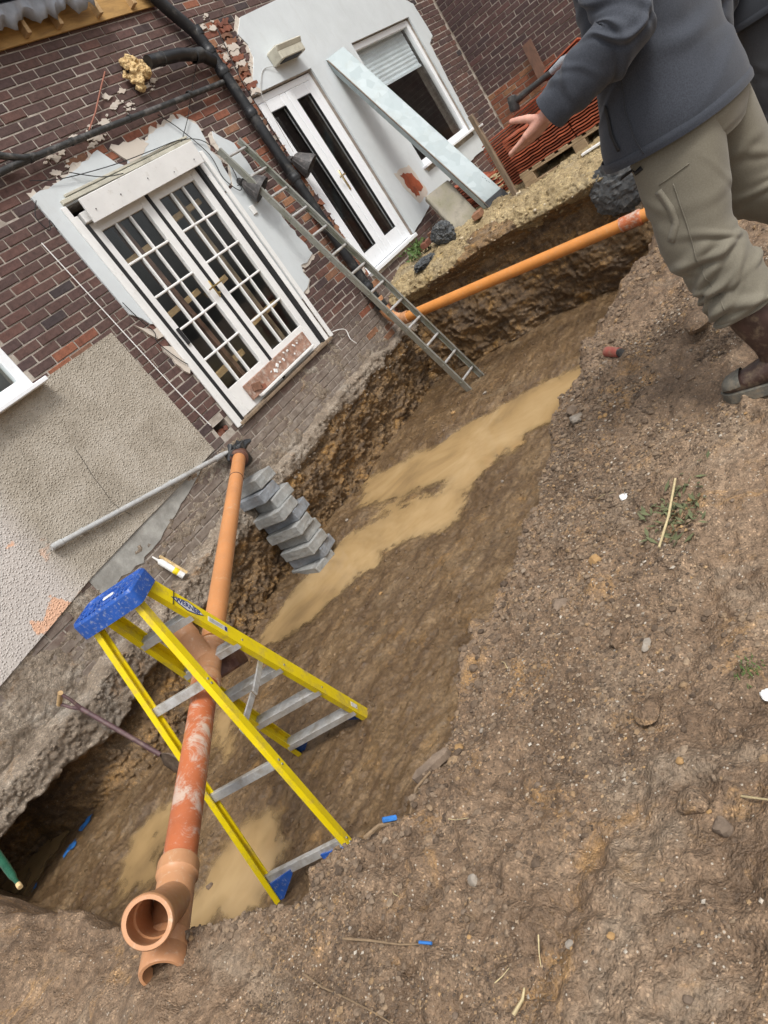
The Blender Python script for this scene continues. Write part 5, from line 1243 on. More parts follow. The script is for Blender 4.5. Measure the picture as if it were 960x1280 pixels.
crumple('plastic_sheet', (6.98, -.45, -.10), .14, 540, 'flat black plastic sheet on the clay before the patio door', (1.3, .8, .35))
# weed by the door
wg = MB(); rw = random.Random(2)
for i in range(170):
    b = Vector((7.12 + rw.gauss(0, .08), -.33 + rw.gauss(0, .06), -.05 + rw.uniform(0, .14))); h = rw.uniform(.03, .09); d_ = Vector((rw.gauss(0, .8), rw.gauss(0, .8), 1)).normalized()
    s_ = d_.cross(Vector((rw.random(), rw.random(), .1))).normalized() * rw.uniform(.006, .014); t_ = b + d_ * h
    wg.add([b, b + d_ * h * .5 + s_, t_ + Vector((0, 0, -.01)), b + d_ * h * .5 - s_], [(0, 1, 2, 3)])
wgt = thing('weed', (7.12, -.36, -.06), 'green weed growing at the foot of the patio door', 'plant'); setp(wg.build('leaves', M['leaf'], wgt), None, None, None, 'stuff')
m_ = MB(); m_.tube([(7.12, -.33, -.1), (7.13, -.34, .05), (7.11, -.33, .16)], .005, 6); m_.build('stem', M['leaf'], wgt)
# stained plank against the side wall, offcut by the pallet
pk = MB(); pk.bar((10.95, -.98, .10), (11.23, -.90, 1.15), .15, .03, (1, 0, 0), .003); setp(pk.build('plank', M['dark_wood'], None, (11.0, -.95, .1)), 'dark stained plank leaning on the side brick wall', 'plank')
pk = MB(); pk.bar((7.36, -2.35, -.06), (7.38, -2.75, -.055), .07, .02, (0, 0, 1), .003); setp(pk.build('timber_offcut', M['pot'], None, (7.37, -2.55, -.07)), 'short white offcut lying before the pallet', 'offcut')
# ------------------------------------------------------------------ small fittings on the house
vb = thing('wall_heater_vent', (7.41, -.09, 2.36), 'cream metal vent box fixed above the patio door', 'vent')
m_ = MB(); m_.box((7.41, -.10, 2.46), (.46, .16, .15), None, .012); m_.build('housing', M['cream'], vb)
m_ = MB(); m_.box((7.38, -.13, 2.383), (.34, .09, .012), None, .003); m_.build('grille', M['black_gap'], vb)
m_ = MB(); m_.box((7.41, -.185, 2.50), (.46, .02, .05), Matrix.Rotation(.5, 3, 'X'), .004); m_.build('lip', M['cream'], vb)
m_ = MB(); m_.lathe((7.645, -.13, 2.48), (1, 0, 0), [(0, .016), (.002, .014), (.002, .0002)], 12); m_.build('port', M['black_gap'], vb)
def lamp(x, z, label):
    t_ = thing('wall_lamp', (x, -.03, z), label, 'lamp', None)
    m_ = MB(); m_.lathe((x, -.024, z + .10), (0, -1, 0), [(0, .04), (.012, .038), (.016, .02), (.05, .012)], 14); m_.build('bracket', M['lamp'], t_)
    m_ = MB(); ax = Vector((.22, -.45, -.86)).normalized(); K_ = 1.32; p = Vector((x, -.075, z + .09))
    m_.lathe(p, ax, [(a_ * K_, b_ * K_) for a_, b_ in ((0, .03), (.012, .045), (.05, .062), (.13, .092), (.15, .096), (.15, .088), (.135, .085), (.05, .055), (.02, .03))], 20); sh = m_.build('shade', M['lamp'], t_)
    for i in range(10):
        an = i * .628; u_ = ax.orthogonal().normalized(); w_ = ax.cross(u_); rdl = u_ * math.cos(an) + w_ * math.sin(an)
        m_ = MB(); m_.tube([p + ax * .02 + rdl * .062, p + ax * .185 + rdl * .124], .005, 5); m_.build('rib', M['lamp'], sh)
    m_ = MB(); m_.lathe(p + ax * .10, ax, [(-.06, .014), (0, .03), (.03, .034), (.05, .024), (.058, .001)], 14); m_.build('bulb', M['paper'], t_)
lamp(5.70, 1.52, 'dark ribbed wall lamp on the pale render right of the french doors'); lamp(6.54, 1.46, 'dark ribbed wall lamp hanging beside the black soil stack')
sw_ = MB(); sw_.box((5.62, -.03, 1.35), (.06, .02, .085), None, .004); setp(sw_.build('switch_plate', M['white'], None, (5.62, -.02, 1.31)), 'small white switch plate on the pale render below a lamp', 'switch')
def cable(name, pts, r, mat, label):
    m_ = MB(); P = [Vector(p) for p in pts]; out = []
    for i in range(len(P) - 1):
        p0, p1, p2, p3 = P[max(i - 1, 0)], P[i], P[i + 1], P[min(i + 2, len(P) - 1)]
        for k in range(6):
            t = k / 6; out.append(.5 * ((2 * p1) + (p2 - p0) * t + (2 * p0 - 5 * p1 + 4 * p2 - p3) * t * t + (3 * p1 - p0 - 3 * p2 + p3) * t ** 3))
    out.append(P[-1]); m_.tube(out, r, 6); lo = min(out, key=lambda q: q.z)
    return setp(m_.build(name, M[mat], None, tuple(lo)), label, 'cable')
Yc = -.045
cable('cable', [(3.75, Yc, 2.36), (4.0, -.05, 2.28), (4.5, -.06, 2.21), (5.0, -.06, 2.18), (5.35, -.05, 2.16), (5.6, Yc, 2.06), (5.70, Yc, 1.80), (5.66, Yc, 1.62), (5.62, Yc, 1.60)], .004, 'wire', 'black cable drooping over the head of the french doors')
cable('cable', [(5.30, Yc, 2.42), (5.42, Yc, 2.25), (5.55, Yc, 1.95), (5.52, Yc, 1.72), (5.60, Yc, 1.56), (5.68, Yc, 1.58)], .004, 'wire', 'black cable looping down to the lamp beside the french doors')
cable('cable', [(4.1, Yc, 2.30), (4.3, -.09, 2.16), (4.5, -.10, 2.11)], .004, 'wire', 'short black cable end hanging over the white head board')
cable('cable', [(5.3, Yc, 2.12), (5.6, Yc, 2.30), (5.9, Yc, 2.52), (6.2, Yc, 2.72)], .0035, 'wire', 'thin dark cable rising from the french doors to the black stack')
cable('cable', [(7.20, -.06, 2.38), (7.02, -.03, 2.42), (6.86, -.035, 2.34), (6.72, -.04, 2.2), (6.66, -.05, 1.9), (6.62, -.05, 1.6)], .0035, 'wire_grey', 'grey cable trailing from the vent box to the patio door')
cable('cable', [(6.7, Yc, 2.9), (6.62, Yc, 2.6), (6.56, Yc, 2.35), (6.55, Yc, 2.0), (6.52, Yc, 1.62)], .005, 'wire', 'black cable running down the scarred brick to the lamp')
cable('cable', [(3.47, Yc, 1.95), (3.50, Yc, 1.5), (3.53, Yc, 1.0), (3.56, Yc, .5), (3.60, Yc, .12)], .0045, 'pot', 'white painted cable running straight down the brick beside the french doors')
cable('cable', [(3.70, Yc, 1.3), (3.73, Yc, 1.1), (3.76, Yc, .98), (3.72, Yc, .9), (3.78, Yc, .7), (3.82, Yc, .62)], .004, 'wire', 'short black cable stub hanging below the plaster by the frame')
cable('cable', [(5.52, Yc, -.02), (5.62, Yc, -.05), (5.70, Yc, -.1), (5.68, Yc, -.2), (5.72, Yc, -.28)], .005, 'pot', 'white cable end dangling from the brick below the french doors')
cable('cable', [(3.68, Yc, 2.22), (3.58, Yc, 2.12), (3.60, Yc, 2.0), (3.66, Yc, 2.06), (3.66, Yc, 1.98)], .004, 'wire', 'loop of black cable at the corner of the render over the pebbledash')
ck = MB(); ck.tube([(2.55, -.0235, .66), (2.53, -.0235, .55), (2.50, -.0235, .42), (2.49, -.0235, .3), (2.47, -.0235, .2), (2.49, -.0235, .1), (2.52, -.0235, .02)], .0022, 6); ck.build('crack', M['wire'], house)
# ------------------------------------------------------------------ people
def loft(name, rings, mat, parent, N=56, K=10, fold=0.0, seed=0, fold_sc=(9, 9, 26), caps=True, thick=0.0, fold_fn=None, folds=(10, (.1, .9))):
    """rings: (centre, right axis, forward axis, rx, ry, squareness); catmull between, folds added along the normal"""
    C_ = np.array([[*r[0], *r[1], *r[2], r[3], r[4]] for r in rings], float); out = []
    n_ = len(C_)
    for i in range(n_ - 1):
        p0, p1, p2, p3 = C_[max(i - 1, 0)], C_[i], C_[i + 1], C_[min(i + 2, n_ - 1)]
        for k in range(K):
            t = k / K; out.append(.5 * (2 * p1 + (p2 - p0) * t + (2 * p0 - 5 * p1 + 4 * p2 - p3) * t * t + (3 * p1 - p0 - 3 * p2 + p3) * t ** 3))
    out.append(C_[-1]); R_ = np.array(out); m = len(R_)
    an = np.linspace(0, 2 * np.pi, N, endpoint=False); e = .82
    ca, sa = np.sign(np.cos(an)) * np.abs(np.cos(an)) ** e, np.sign(np.sin(an)) * np.abs(np.sin(an)) ** e
    V = R_[:, None, 0:3] + R_[:, None, 3:6] * (R_[:, 9][:, None] * ca)[..., None] + R_[:, None, 6:9] * (R_[:, 10][:, None] * sa)[..., None]
    nrm = R_[:, None, 3:6] * ca[None, :, None] + R_[:, None, 6:9] * sa[None, :, None]
    if fold:
        X, Y, Z = V[..., 0].ravel(), V[..., 1].ravel(), V[..., 2].ravel(); tt = np.repeat(np.linspace(0, 1, m), N); aa = np.tile(an, m)
        rf_ = np.random.RandomState(seed); f = .35 * fbm(X, Y, Z, 7, 3, seed + 9)
        for q in range(folds[0]):
            t0 = rf_.uniform(*folds[1]); a0 = rf_.uniform(0, 6.283); wd_ = rf_.uniform(.012, .034); sl_ = rf_.uniform(-.11, .11); ext = rf_.uniform(.5, 1.3)
            da = (aa - a0 + np.pi) % (2 * np.pi) - np.pi
            d_ = tt - t0 - sl_ * da - .012 * np.sin(3 * da + q)
            f = f + rf_.uniform(.5, 1.2) * (np.exp(-(d_ / wd_) ** 2) - .55 * np.exp(-((d_ - 1.7 * wd_) / wd_) ** 2)) * np.exp(-(da / ext) ** 2)
        amp = fold * (fold_fn(tt, aa) if fold_fn else 1.0)
        V = V + (nrm.reshape(-1, 3) * (f * amp)[:, None]).reshape(V.shape)
    a = np.arange((m - 1) * N); i, k = a // N, a % N
    F = np.stack([i * N + k, i * N + (k + 1) % N, (i + 1) * N + (k + 1) % N, (i + 1) * N + k], 1)
    o = np_mesh(name, V.reshape(-1, 3), F, mat, True, parent)
    if thick:
        sm = o.modifiers.new('t', 'SOLIDIFY'); sm.thickness = thick; sm.offset = -1
    ss = o.modifiers.new('s', 'SUBSURF'); ss.levels = 1; ss.render_levels = 1
    return o, V
def capsule(m_, p, q, r0, r1, seg=14, n_=6):
    p, q = Vector(p), Vector(q); d = (q - p); L = d.length; d.normalize(); pts = []; rr = []
    for i in range(n_): a = -math.pi / 2 + (math.pi / 2) * i / n_; pts.append(p + d * (r0 * math.sin(a))); rr.append(max(.0005, r0 * math.cos(a)))
    for i in range(n_ + 1): a = (math.pi / 2) * i / n_; pts.append(q + d * (r1 * math.sin(a))); rr.append(max(.0005, r1 * math.cos(a)))
    m_.tube(pts, rr, seg)
def build_person(name, P0, zg, yaw, label, jmat, tmat, pose, voxel):
    """P0 hip centre on plan; yaw turns clockwise from +y"""
    pr_ = thing(name, (P0[0], P0[1], zg), label, 'person')
    f = Vector((math.sin(yaw), math.cos(yaw), 0)); r = Vector((math.cos(yaw), -math.sin(yaw), 0)); u = Vector((0, 0, 1)); O = Vector((P0[0], P0[1], zg))
    def Q(a, b, c): return O + r * a + f * b + u * c          # right, forward, up
    b_ = MB()
    sh, ch = 1.42, 1.25
    lean = pose.get('lean', 0.0)
    capsule(b_, Q(-.08, 0, .92), Q(.08, 0, .92), .12, .12); capsule(b_, Q(0, 0, .92), Q(0, lean * .6, 1.22), .13, .14); capsule(b_, Q(-.10, lean, 1.33), Q(.10, lean, 1.33), .095, .095); capsule(b_, Q(0, lean, 1.35), Q(0, lean + .02, 1.53), .065, .055)
    hc = Q(0, lean + .045, 1.63); capsule(b_, hc + u * .045, hc - u * .01, .088, .082); capsule(b_, hc - u * .05 + f * .02, hc - u * .085 + f * .045, .062, .038)
    capsule(b_, hc + f * .085 + u * .005, hc + f * .108 - u * .028, .011, .014); 
    for s in (-1, 1): capsule(b_, hc + r * s * .088 + u * .012, hc + r * s * .09 - u * .03, .014, .010); capsule(b_, hc + f * .078 + r * s * .034 + u * .022, hc + f * .08 + r * s * .03 + u * .022, .012, .012)
    capsule(b_, hc + f * .088 - u * .058 - r * .02, hc + f * .088 - u * .058 + r * .02, .008, .008)
    arms = pose['arms']; legs = pose['legs']
    for s, (el, wr) in arms.items():
        shp = Q(s * .17, lean, 1.38); capsule(b_, shp, el, .052, .042); capsule(b_, el, wr, .042, .028)
        hand(b_, wr, pose['hand'].get(s), s, f, r, u)
    for s, (kn, ank, toe) in legs.items():
        capsule(b_, Q(s * .09, 0, .90), kn, .085, .058); capsule(b_, kn, ank, .056, .038); capsule(b_, ank - u * .03, ank.lerp(toe, .35) - u * .02, .035, .03)
    bo = b_.build('body', M['skin'], pr_, None, False); rm_ = bo.modifiers.new('r', 'REMESH'); rm_.mode = 'VOXEL'; rm_.voxel_size = voxel; rm_.use_smooth_shade = True
    sm_ = bo.modifiers.new('s', 'SMOOTH'); sm_.factor = .5; sm_.iterations = 3
    # hair cap
    h_ = MB(); capsule(h_, hc + u * .055 - f * .012, hc + u * .01 - f * .03, .094, .088); ho = h_.build('hair', M['hair'], pr_)
    # jacket torso
    jr = pose['jacket']
    rings = [(Q(a, b, c), r, f, rx, ry) for a, b, c, rx, ry in jr]
    loft('jacket', rings, jmat, pr_, 96, 16, .008, 700, thick=.006, folds=(16, (.15, .75)), fold_fn=lambda t, a: .3 + .7 * np.exp(-((t - .4) / .25) ** 2))
    # hem band
    a, b, c, rx, ry = jr[0]; loft('hem', [(Q(a, b, c - .004), r, f, rx + .004, ry + .004), (Q(a, b, c + .012), r, f, rx + .006, ry + .006), (Q(a, b, c + .026), r, f, rx + .003, ry + .003)], jmat, pr_, 72, 4)
    for s, (el, wr) in arms.items():
        shp = Q(s * .185, lean - .01, 1.40); pts = [shp + r * (-s * .04) + u * .03, shp, shp.lerp(el, .35), shp.lerp(el, .72), el.copy(), el.lerp(wr, .18), el.lerp(wr, .45), el.lerp(wr, .75), el.lerp(wr, 1.0)]
        rad = [.075, .086, .078, .072, .074, .072, .067, .060, .054]; rg = []
        bis = ((el - shp).normalized() - (wr - el).normalized()).normalized() * -1
        for i, p in enumerate(pts):
            t = (pts[min(i + 1, len(pts) - 1)] - pts[max(i - 1, 0)]).normalized(); a1 = r - t * r.dot(t)
            if a1.length < .2: a1 = u - t * u.dot(t)
            a1.normalize(); a2 = t.cross(a1); rg.append((p, a1, a2, rad[i], rad[i]))
        loft('sleeve', rg, jmat, pr_, 64, 14, .015, 720 + 7 * s, thick=.004, folds=(22, (.28, .97)), fold_fn=lambda t, a: .45 + .9 * np.exp(-((t - .52) / .16) ** 2))
    # trousers: two legs joined at the seat
    se = [(Q(0, -.01, 1.00), r, f, .175, .135), (Q(0, -.015, .93), r, f, .185, .15), (Q(0, -.02, .86), r, f, .185, .15), (Q(0, -.02, .80), r, f, .15, .12)]
    loft('trouser_seat', se, tmat, pr_, 56, 8, .006, 740)
    for s, (kn, ank, toe) in legs.items():
        hip = Q(s * .098, -.005, .93); cuff = kn.lerp(ank, pose.get('cuff', .78)); ctr = [hip, hip.lerp(kn, .35), hip.lerp(kn, .72), kn, kn.lerp(cuff, .3), kn.lerp(cuff, .62), kn.lerp(cuff, .9), cuff]
        rx = [.090, .098, .097, .092, .088, .086, .090, .082]; ry = [.140, .132, .116, .106, .102, .098, .102, .092]; rg = []
        for i, p in enumerate(ctr):
            t = (ctr[min(i + 1, 7)] - ctr[max(i - 1, 0)]).normalized(); a1 = (r - t * r.dot(t)).normalized(); a2 = (f - t * f.dot(t)); a2.normalize(); rg.append((p, a1, a2, rx[i], ry[i]))
        loft('trouser_leg', rg, tmat, pr_, 84, 18, .0125, 760 + 11 * s, thick=.004, folds=(34, (.22, .98)), fold_fn=lambda t, a: .35 + .75 * sstep(.34, .60, t))
        # wellington boot: shaft, foot, sole
        fd_ = (toe - ank); fd_.z = 0; fd_.normalize(); sd_r = fd_.cross(u) * -1; gz = toe.z - .035
        sh0 = Vector((ank.x, ank.y, gz + .085))
        rg = [(kn.lerp(ank, .45), r, f, .072, .080), (kn.lerp(ank, .7), r, f, .066, .074), (ank + u * .04, r, f, .054, .066), (ank - u * .02 + fd_ * .005, r, f, .048, .064)]
        bt_ = loft('boot', rg, M['boot'], pr_, 40, 8, .006, 790, (4, 4, 12))[0]
        bm2 = MB(); n1 = 22; n2 = 20; vs = []; heel = Vector((ank.x, ank.y, gz)) - fd_ * .085; Lf = .295
        for i in range(n1):
            t = i / (n1 - 1); cxp = heel + fd_ * (Lf * t); w_ = .030 + .024 * math.sin(math.pi * min(1, t * 1.05)) ** .6 + .004 * math.sin(2 * math.pi * t); 
            if t > .9: w_ *= math.sqrt(max(.02, 1 - ((t - .9) / .1) ** 2)) * .92 + .08
            if t < .08: w_ *= .72 + .28 * t / .08
            h_ = .115 - .03 * t if t < .35 else .1045 - .06 * ((t - .35) / .65) ** .8
            if t > .9: h_ *= math.sqrt(max(.05, 1 - ((t - .9) / .105) ** 2))
            for k in range(n2):
                a = 2 * math.pi * k / n2; yy_ = math.sin(a); zz = (yy_ * .5 + .5); vs.append(cxp + sd_r * (w_ * math.copysign(abs(math.cos(a)) ** .7, math.cos(a))) + u * (h_ * zz + .018))
        fs = [[i * n2 + k, i * n2 + (k + 1) % n2, (i + 1) * n2 + (k + 1) % n2, (i + 1) * n2 + k] for i in range(n1 - 1) for k in range(n2)] + [list(range(n2))[::-1], [(n1 - 1) * n2 + k for k in range(n2)]]
        bm2.add(vs, fs, True); bm2.build('boot_foot', M['boot'], bt_)
        so_ = MB(); top_ = []; 
        for sgn in (1, -1):
            rngi = range(n1) if sgn == 1 else range(n1 - 1, -1, -1)
            for i in rngi:
                t = i / (n1 - 1); w_ = .037 + .024 * math.sin(math.pi * min(1, t * 1.05)) ** .6
                if t > .88: w_ *= math.sqrt(max(.02, 1 - ((t - .88) / .125) ** 2))
                if t < .08: w_ *= .72 + .28 * t / .08
                top_.append((t * (Lf + .016) - .006, sgn * w_))
        so_.prism(top_, lambda a, b, t: heel + fd_ * a + sd_r * b + u * t, -.004, .032); so_.build('boot_sole', M['bootsole'], bt_)
        tc = MB(); 
        ptc = [(t_ * 1.0) for t_ in ()]
        # ribbed toe cap
        vs = []; n3 = 9
        for i in range(n3):
            t = .74 + .26 * i / (n3 - 1); cxp = heel + fd_ * (Lf * t + .006); w_ = .030 + .027 * math.sin(math.pi * min(1, t * 1.05)) ** .6
            if t > .9: w_ *= math.sqrt(max(.02, 1 - ((t - .9) / .102) ** 2))
            h_ = (.1045 - .06 * ((t - .35) / .65) ** .8) + .004
            if t > .9: h_ *= math.sqrt(max(.05, 1 - ((t - .9) / .105) ** 2))
            for k in range(15):
                a = math.pi * k / 14; vs.append(cxp + sd_r * (w_ * 1.06 * math.copysign(abs(math.cos(a)) ** .7, math.cos(a))) + u * (h_ * (math.sin(a) * .5 + .5) + .020 + (.002 if i % 2 else 0)))
        tc.add(vs, [[i * 15 + k, i * 15 + k + 1, (i + 1) * 15 + k + 1, (i + 1) * 15 + k] for i in range(n3 - 1) for k in range(14)], True); tc.build('toe_cap', M['bootsole'], bt_)
    return pr_, Q, f, r, u
def hand(b_, wr, spec, s, f, r, u):
    if spec is None: hf, hu = -u, f
    else: hf, hu = Vector(spec[0]).normalized(), Vector(spec[1]); hu = (hu - hf * hu.dot(hf)).normalized()
    hn = hf.cross(hu).normalized()
    if spec is not None and hn.dot(Vector(spec[2])) < 0: hn = -hn      # palm side
    # palm: overlapping capsules wrist to knuckles
    for k, o in enumerate((-.030, -.010, .010, .029)):
        capsule(b_, wr + hu * o * .55 + hf * .004, wr + hu * o + hf * (.088 - .004 * abs(k - 2)), .019, .0115, 10, 4)
    capsule(b_, wr + hu * -.02 + hf * .03, wr + hu * -.02 + hf * .07 + hn * .006, .017, .014, 10, 4)
    spread = spec[3] if spec is not None and len(spec) > 3 else (.35, .45, .5, .55)
    for k, (o, L) in enumerate(((-.031, .056), (-.0105, .071), (.0105, .078), (.030, .070))):
        p = wr + hu * o + hf * (.088 - .004 * abs(k - 2)); d_ = (hf + hu * (o * .5)).normalized(); bend = spread[k]
        for j, (fr, rad) in enumerate(((.46, .0088), (.30, .008), (.24, .0072))):
            a = bend * (.35 + .75 * j); dj = (d_ * math.cos(a) + hn * math.sin(a)).normalized(); q = p + dj * (L * fr); capsule(b_, p, q, rad, rad * .93, 10, 4); p = q
    # thumb from the side of the palm near its base
    p = wr + hu * .022 + hf * .028 + hn * .006; dt = spec[4] if spec is not None and len(spec) > 4 else (.62, .55, .25)
    for L, rad, k in ((.038, .0145, 0), (.028, .0118, .25), (.022, .0104, .5)):
        dj = (hf * (dt[0] + k) + hu * dt[1] + hn * (dt[2] + .3 * k)).normalized(); q = p + dj * L; capsule(b_, p, q, rad, rad * .88, 10, 4); p = q
ZG = float(on_ground(np.array([2.40]), np.array([-4.42]))[0]) - .01
yaw1 = math.radians(10)
V_ = Vector
pose1 = dict(lean=-.045, cuff=.60,
    arms={-1: (V_((2.262, -4.54, .77)), V_((2.24, -4.272, .708))), 1: (V_((2.88, -4.62, .74)), V_((2.90, -4.55, .48)))},
    hand={-1: ((.03, 1.0, -.30), (-.90, .05, .30), (.25, .25, 1.0), (.20, .15, .10, .05), (.62, .08, .66)), 1: ((0, .2, -1), (0, 1, .2), (-1, 0, 0), (.5, .5, .5, .5))},
    legs={-1: (V_((2.405, -4.435, .15)), V_((2.395, -4.515, ZG + .10)), V_((2.385, -4.305, ZG + .035))), 1: (V_((2.73, -4.545, .13)), V_((2.84, -4.90, ZG + .12)), V_((2.86, -4.72, ZG + .035)))},
    jacket=[(0, .03, .885, .238, .215), (0, .02, .95, .238, .21), (0, -.0, 1.06, .220, .178), (0, -.02, 1.18, .215, .160), (0, -.035, 1.30, .222, .150), (0, -.045, 1.39, .195, .125), (0, -.045, 1.45, .12, .095), (0, -.04, 1.50, .072, .075), (0, -.035, 1.545, .068, .072)])
man, Q1, f1, r1, u1 = build_person('person', (2.55, -4.50), ZG, yaw1, 'person in navy softshell jacket and khaki work trousers gesturing with an open hand', M['jacket'], M['trouser'], pose1, .0036)
# tool loop, pocket and seams laid on the cloth by shooting at the leg and jacket surfaces
from mathutils.bvhtree import BVHTree
def bvh_of(o):
    vs = [v.co + ORG[man.name] for v in o.data.vertices]; return BVHTree.FromPolygons(vs, [list(p.vertices) for p in o.data.polygons])
parts_ = {o.name.split('.')[0]: o for o in man.children if o.name.split('.')[0] in ('jacket',)}
legL = [o for o in man.children if o.name.split('.')[0] == 'trouser_leg'][0]
def strip(name, pts, w_, h_, mat, par, off=.003):
    """ribbon laid over a surface: pts are (y, z) seen from -x"""
    tr_ = bvh_of(par); out = []
    for k in range(len(pts) - 1):
        (y0, z0), (y1, z1) = pts[k], pts[k + 1]; n_ = max(2, int(math.hypot(y1 - y0, z1 - z0) / .012))
        for q in range(n_): out.append((y0 + (y1 - y0) * q / n_, z0 + (z1 - z0) * q / n_))
    out.append(pts[-1]); vs = []
    for i_, (y, z) in enumerate(out):
        a_, b_ = out[max(0, i_ - 1)], out[min(len(out) - 1, i_ + 1)]; L = math.hypot(b_[0] - a_[0], b_[1] - a_[1]) + 1e-9; ny, nz_ = -(b_[1] - a_[1]) / L * w_ / 2, (b_[0] - a_[0]) / L * w_ / 2
        for sg_ in (-1, 1):
            yq, zq = y + ny * sg_, z + nz_ * sg_; h, nn, _, _ = tr_.ray_cast(Vector((1.2, yq, zq)), Vector((1, 0, 0)))
            if h is None: h = Vector((2.33, yq, zq)); nn = Vector((-1, 0, 0))
            vs.append(h + Vector((-off - .004, 0, 0)))
    m_ = MB(); m_.add(vs, [(2 * i_, 2 * i_ + 1, 2 * i_ + 3, 2 * i_ + 2) for i_ in range(len(out) - 1)], True); o = m_.build(name, mat, par); o.modifiers.new('t', 'SOLIDIFY').thickness = h_; return o
strip('tool_loop', [(-4.41, .34), (-4.425, .28), (-4.42, .23), (-4.385, .185)], .022, .004, M['stitch'], legL)
strip('pocket_edge', [(-4.42, .355), (-4.52, .37)], .003, .0015, M['trouser'], legL); strip('side_seam', [(-4.46, .34), (-4.45, .21), (-4.43, .06), (-4.45, -.09)], .003, .0015, M['trouser'], legL)
strip('pocket_mouth', [(-4.335, .43), (-4.36, .41), (-4.39, .42)], .012, .002, M['black_gap'], legL)
jk = parts_['jacket']
strip('seam', [(-4.46, .69), (-4.425, .59), (-4.42, .51), (-4.425, .46)], .003, .0015, M['darkjacket'], jk); strip('pocket_zip', [(-4.37, .63), (-4.355, .55), (-4.36, .50)], .010, .002, M['black_gap'], jk)
ZG2 = -.47
pose2 = dict(lean=0.0, cuff=.85, arms={-1: (V_((4.23, -4.50, .70)), V_((4.25, -4.36, .50))), 1: (V_((4.79, -4.50, .70)), V_((4.75, -4.36, .50)))}, hand={},
    legs={-1: (V_((4.40, -4.45, .05)), V_((4.40, -4.52, ZG2 + .10)), V_((4.38, -4.34, ZG2 + .035))), 1: (V_((4.62, -4.45, .05)), V_((4.64, -4.52, ZG2 + .10)), V_((4.66, -4.34, ZG2 + .035)))},
    jacket=pose1['jacket'])
build_person('person', (4.51, -4.52), ZG2, math.radians(-5), 'person in dark jacket and black trousers standing behind the gesturing one', M['darkjacket'], M['darktrouser'], pose2, .012)
# ------------------------------------------------------------------ small things
def gz1(x, y): return float(on_ground(x, y))
def rock(name, x, y, r, mat, label, cat, seed, sq=(1, 1, .7), z=None, rz=0.0, sink=.25, flat=False):
    rs_ = np.random.RandomState(seed); n1, n2 = 16, 10; th = np.linspace(0, 2 * np.pi, n1, endpoint=False); ph = np.linspace(-np.pi / 2, np.pi / 2, n2)
    T, P_ = np.meshgrid(th, ph, indexing='ij'); X_, Y_, Z_ = (np.cos(P_) * np.cos(T)).ravel(), (np.cos(P_) * np.sin(T)).ravel(), np.sin(P_).ravel()
    k = np.ones_like(X_)
    for _ in range(9):                                        # flatten facets
        d_ = rs_.randn(3); d_ /= np.linalg.norm(d_); dp = (X_ * d_[0] + Y_ * d_[1] + Z_ * d_[2]); lim = rs_.uniform(.55, .85); k = np.where(dp * k > lim, lim / np.maximum(dp, 1e-3), k)
    k = k * (1 + .06 * fbm(X_, Y_, Z_, 4, 3, seed))
    X_, Y_, Z_ = X_ * k * r * sq[0], Y_ * k * r * sq[1], Z_ * k * r * sq[2]
    c, s_ = math.cos(rz), math.sin(rz); z0 = gz1(x, y) if z is None else z
    V = np.stack([X_ * c - Y_ * s_ + x, X_ * s_ + Y_ * c + y, Z_ + z0 + r * sq[2] * (1 - 2 * sink)], 1)
    i = np.arange(n1 * (n2 - 1)); a = i // (n2 - 1); b = i % (n2 - 1); a2 = (a + 1) % n1
    o = np_mesh(name, V, np.stack([a * n2 + b, a2 * n2 + b, a2 * n2 + b + 1, a * n2 + b + 1], 1), M[mat], not flat, None, (x, y, z0))
    if not flat: o.data.set_sharp_from_angle(angle=math.radians(28))
    return setp(o, label, cat)
rock('stone', 2.70, -3.57, .045, 'stone', 'pale angular stone on the lip of the pit beside a grey one', 'stone', 1)
rock('stone', 2.78, -3.53, .030, 'stone_d', 'small grey-brown stone beside the pale angular one on the lip', 'stone', 2)
rock('stone', 1.64, -3.99, .026, 'ochre_stone', 'rounded ochre stone lying on the trampled soil', 'stone', 3)
rock('stone', 1.475, -3.905, .034, 'stone_d', 'flat pinkish grey stone half sunk near the ochre stone', 'stone', 4, (1.1, .8, .5))
wr_ = random.Random(31); wq = [(-.085, -.012), (-.04, -.022), (.02, -.02), (.07, -.024), (.088, -.008), (.075, .006), (.05, .012), (.03, .020), (-.02, .016), (-.06, .022), (-.092, .004)]
wq = [(a * .72, b * .72) for a, b in ragged(wq, .0015, .03, 33)]; wz = gz1(.86, -3.71); wc, wsn = math.cos(math.radians(-32)), math.sin(math.radians(-32))
wm_ = MB(); wm_.prism(wq, lambda a, b, t: (.86 + a * wc - b * wsn, -3.71 + a * wsn + b * wc, wz + t + .05 * b), .0, .022)
setp(wm_.build('wood_chunk', M['stone_d'], None, (.86, -3.71, wz)), 'long pale weathered chunk of wood by the lip of the pit', 'wood')
rock('stone', .93, -3.76, .016, 'ochre_stone', 'small yellow stone near the weathered chunk of wood', 'stone', 6)
rock('pottery_shard', 1.985, -3.99, .024, 'pot', 'white pottery shard lying between the wilted weed and the pit', 'shard', 7, (1.2, .8, .25), None, .4, .1, True)
rock('pottery_shard', 1.13, -4.545, .022, 'pot', 'bigger white shard beside a tuft of moss', 'shard', 8, (1.1, .9, .5), None, .9, .2, True)
rock('pottery_shard', .50, -4.26, .010, 'stone', 'tiny cream shard on the bare soil near a dry stem', 'shard', 9, (1, 1, .4), None, .2, .2, True)
rock('stone', 1.30, -4.22, .020, 'stone', 'pale chip of stone on the trampled soil left of the shard', 'stone', 10, (1.3, .7, .5))
rock('stone', .58, -3.98, .018, 'stone', 'grey chip of stone near the blue tipped twig', 'stone', 11)
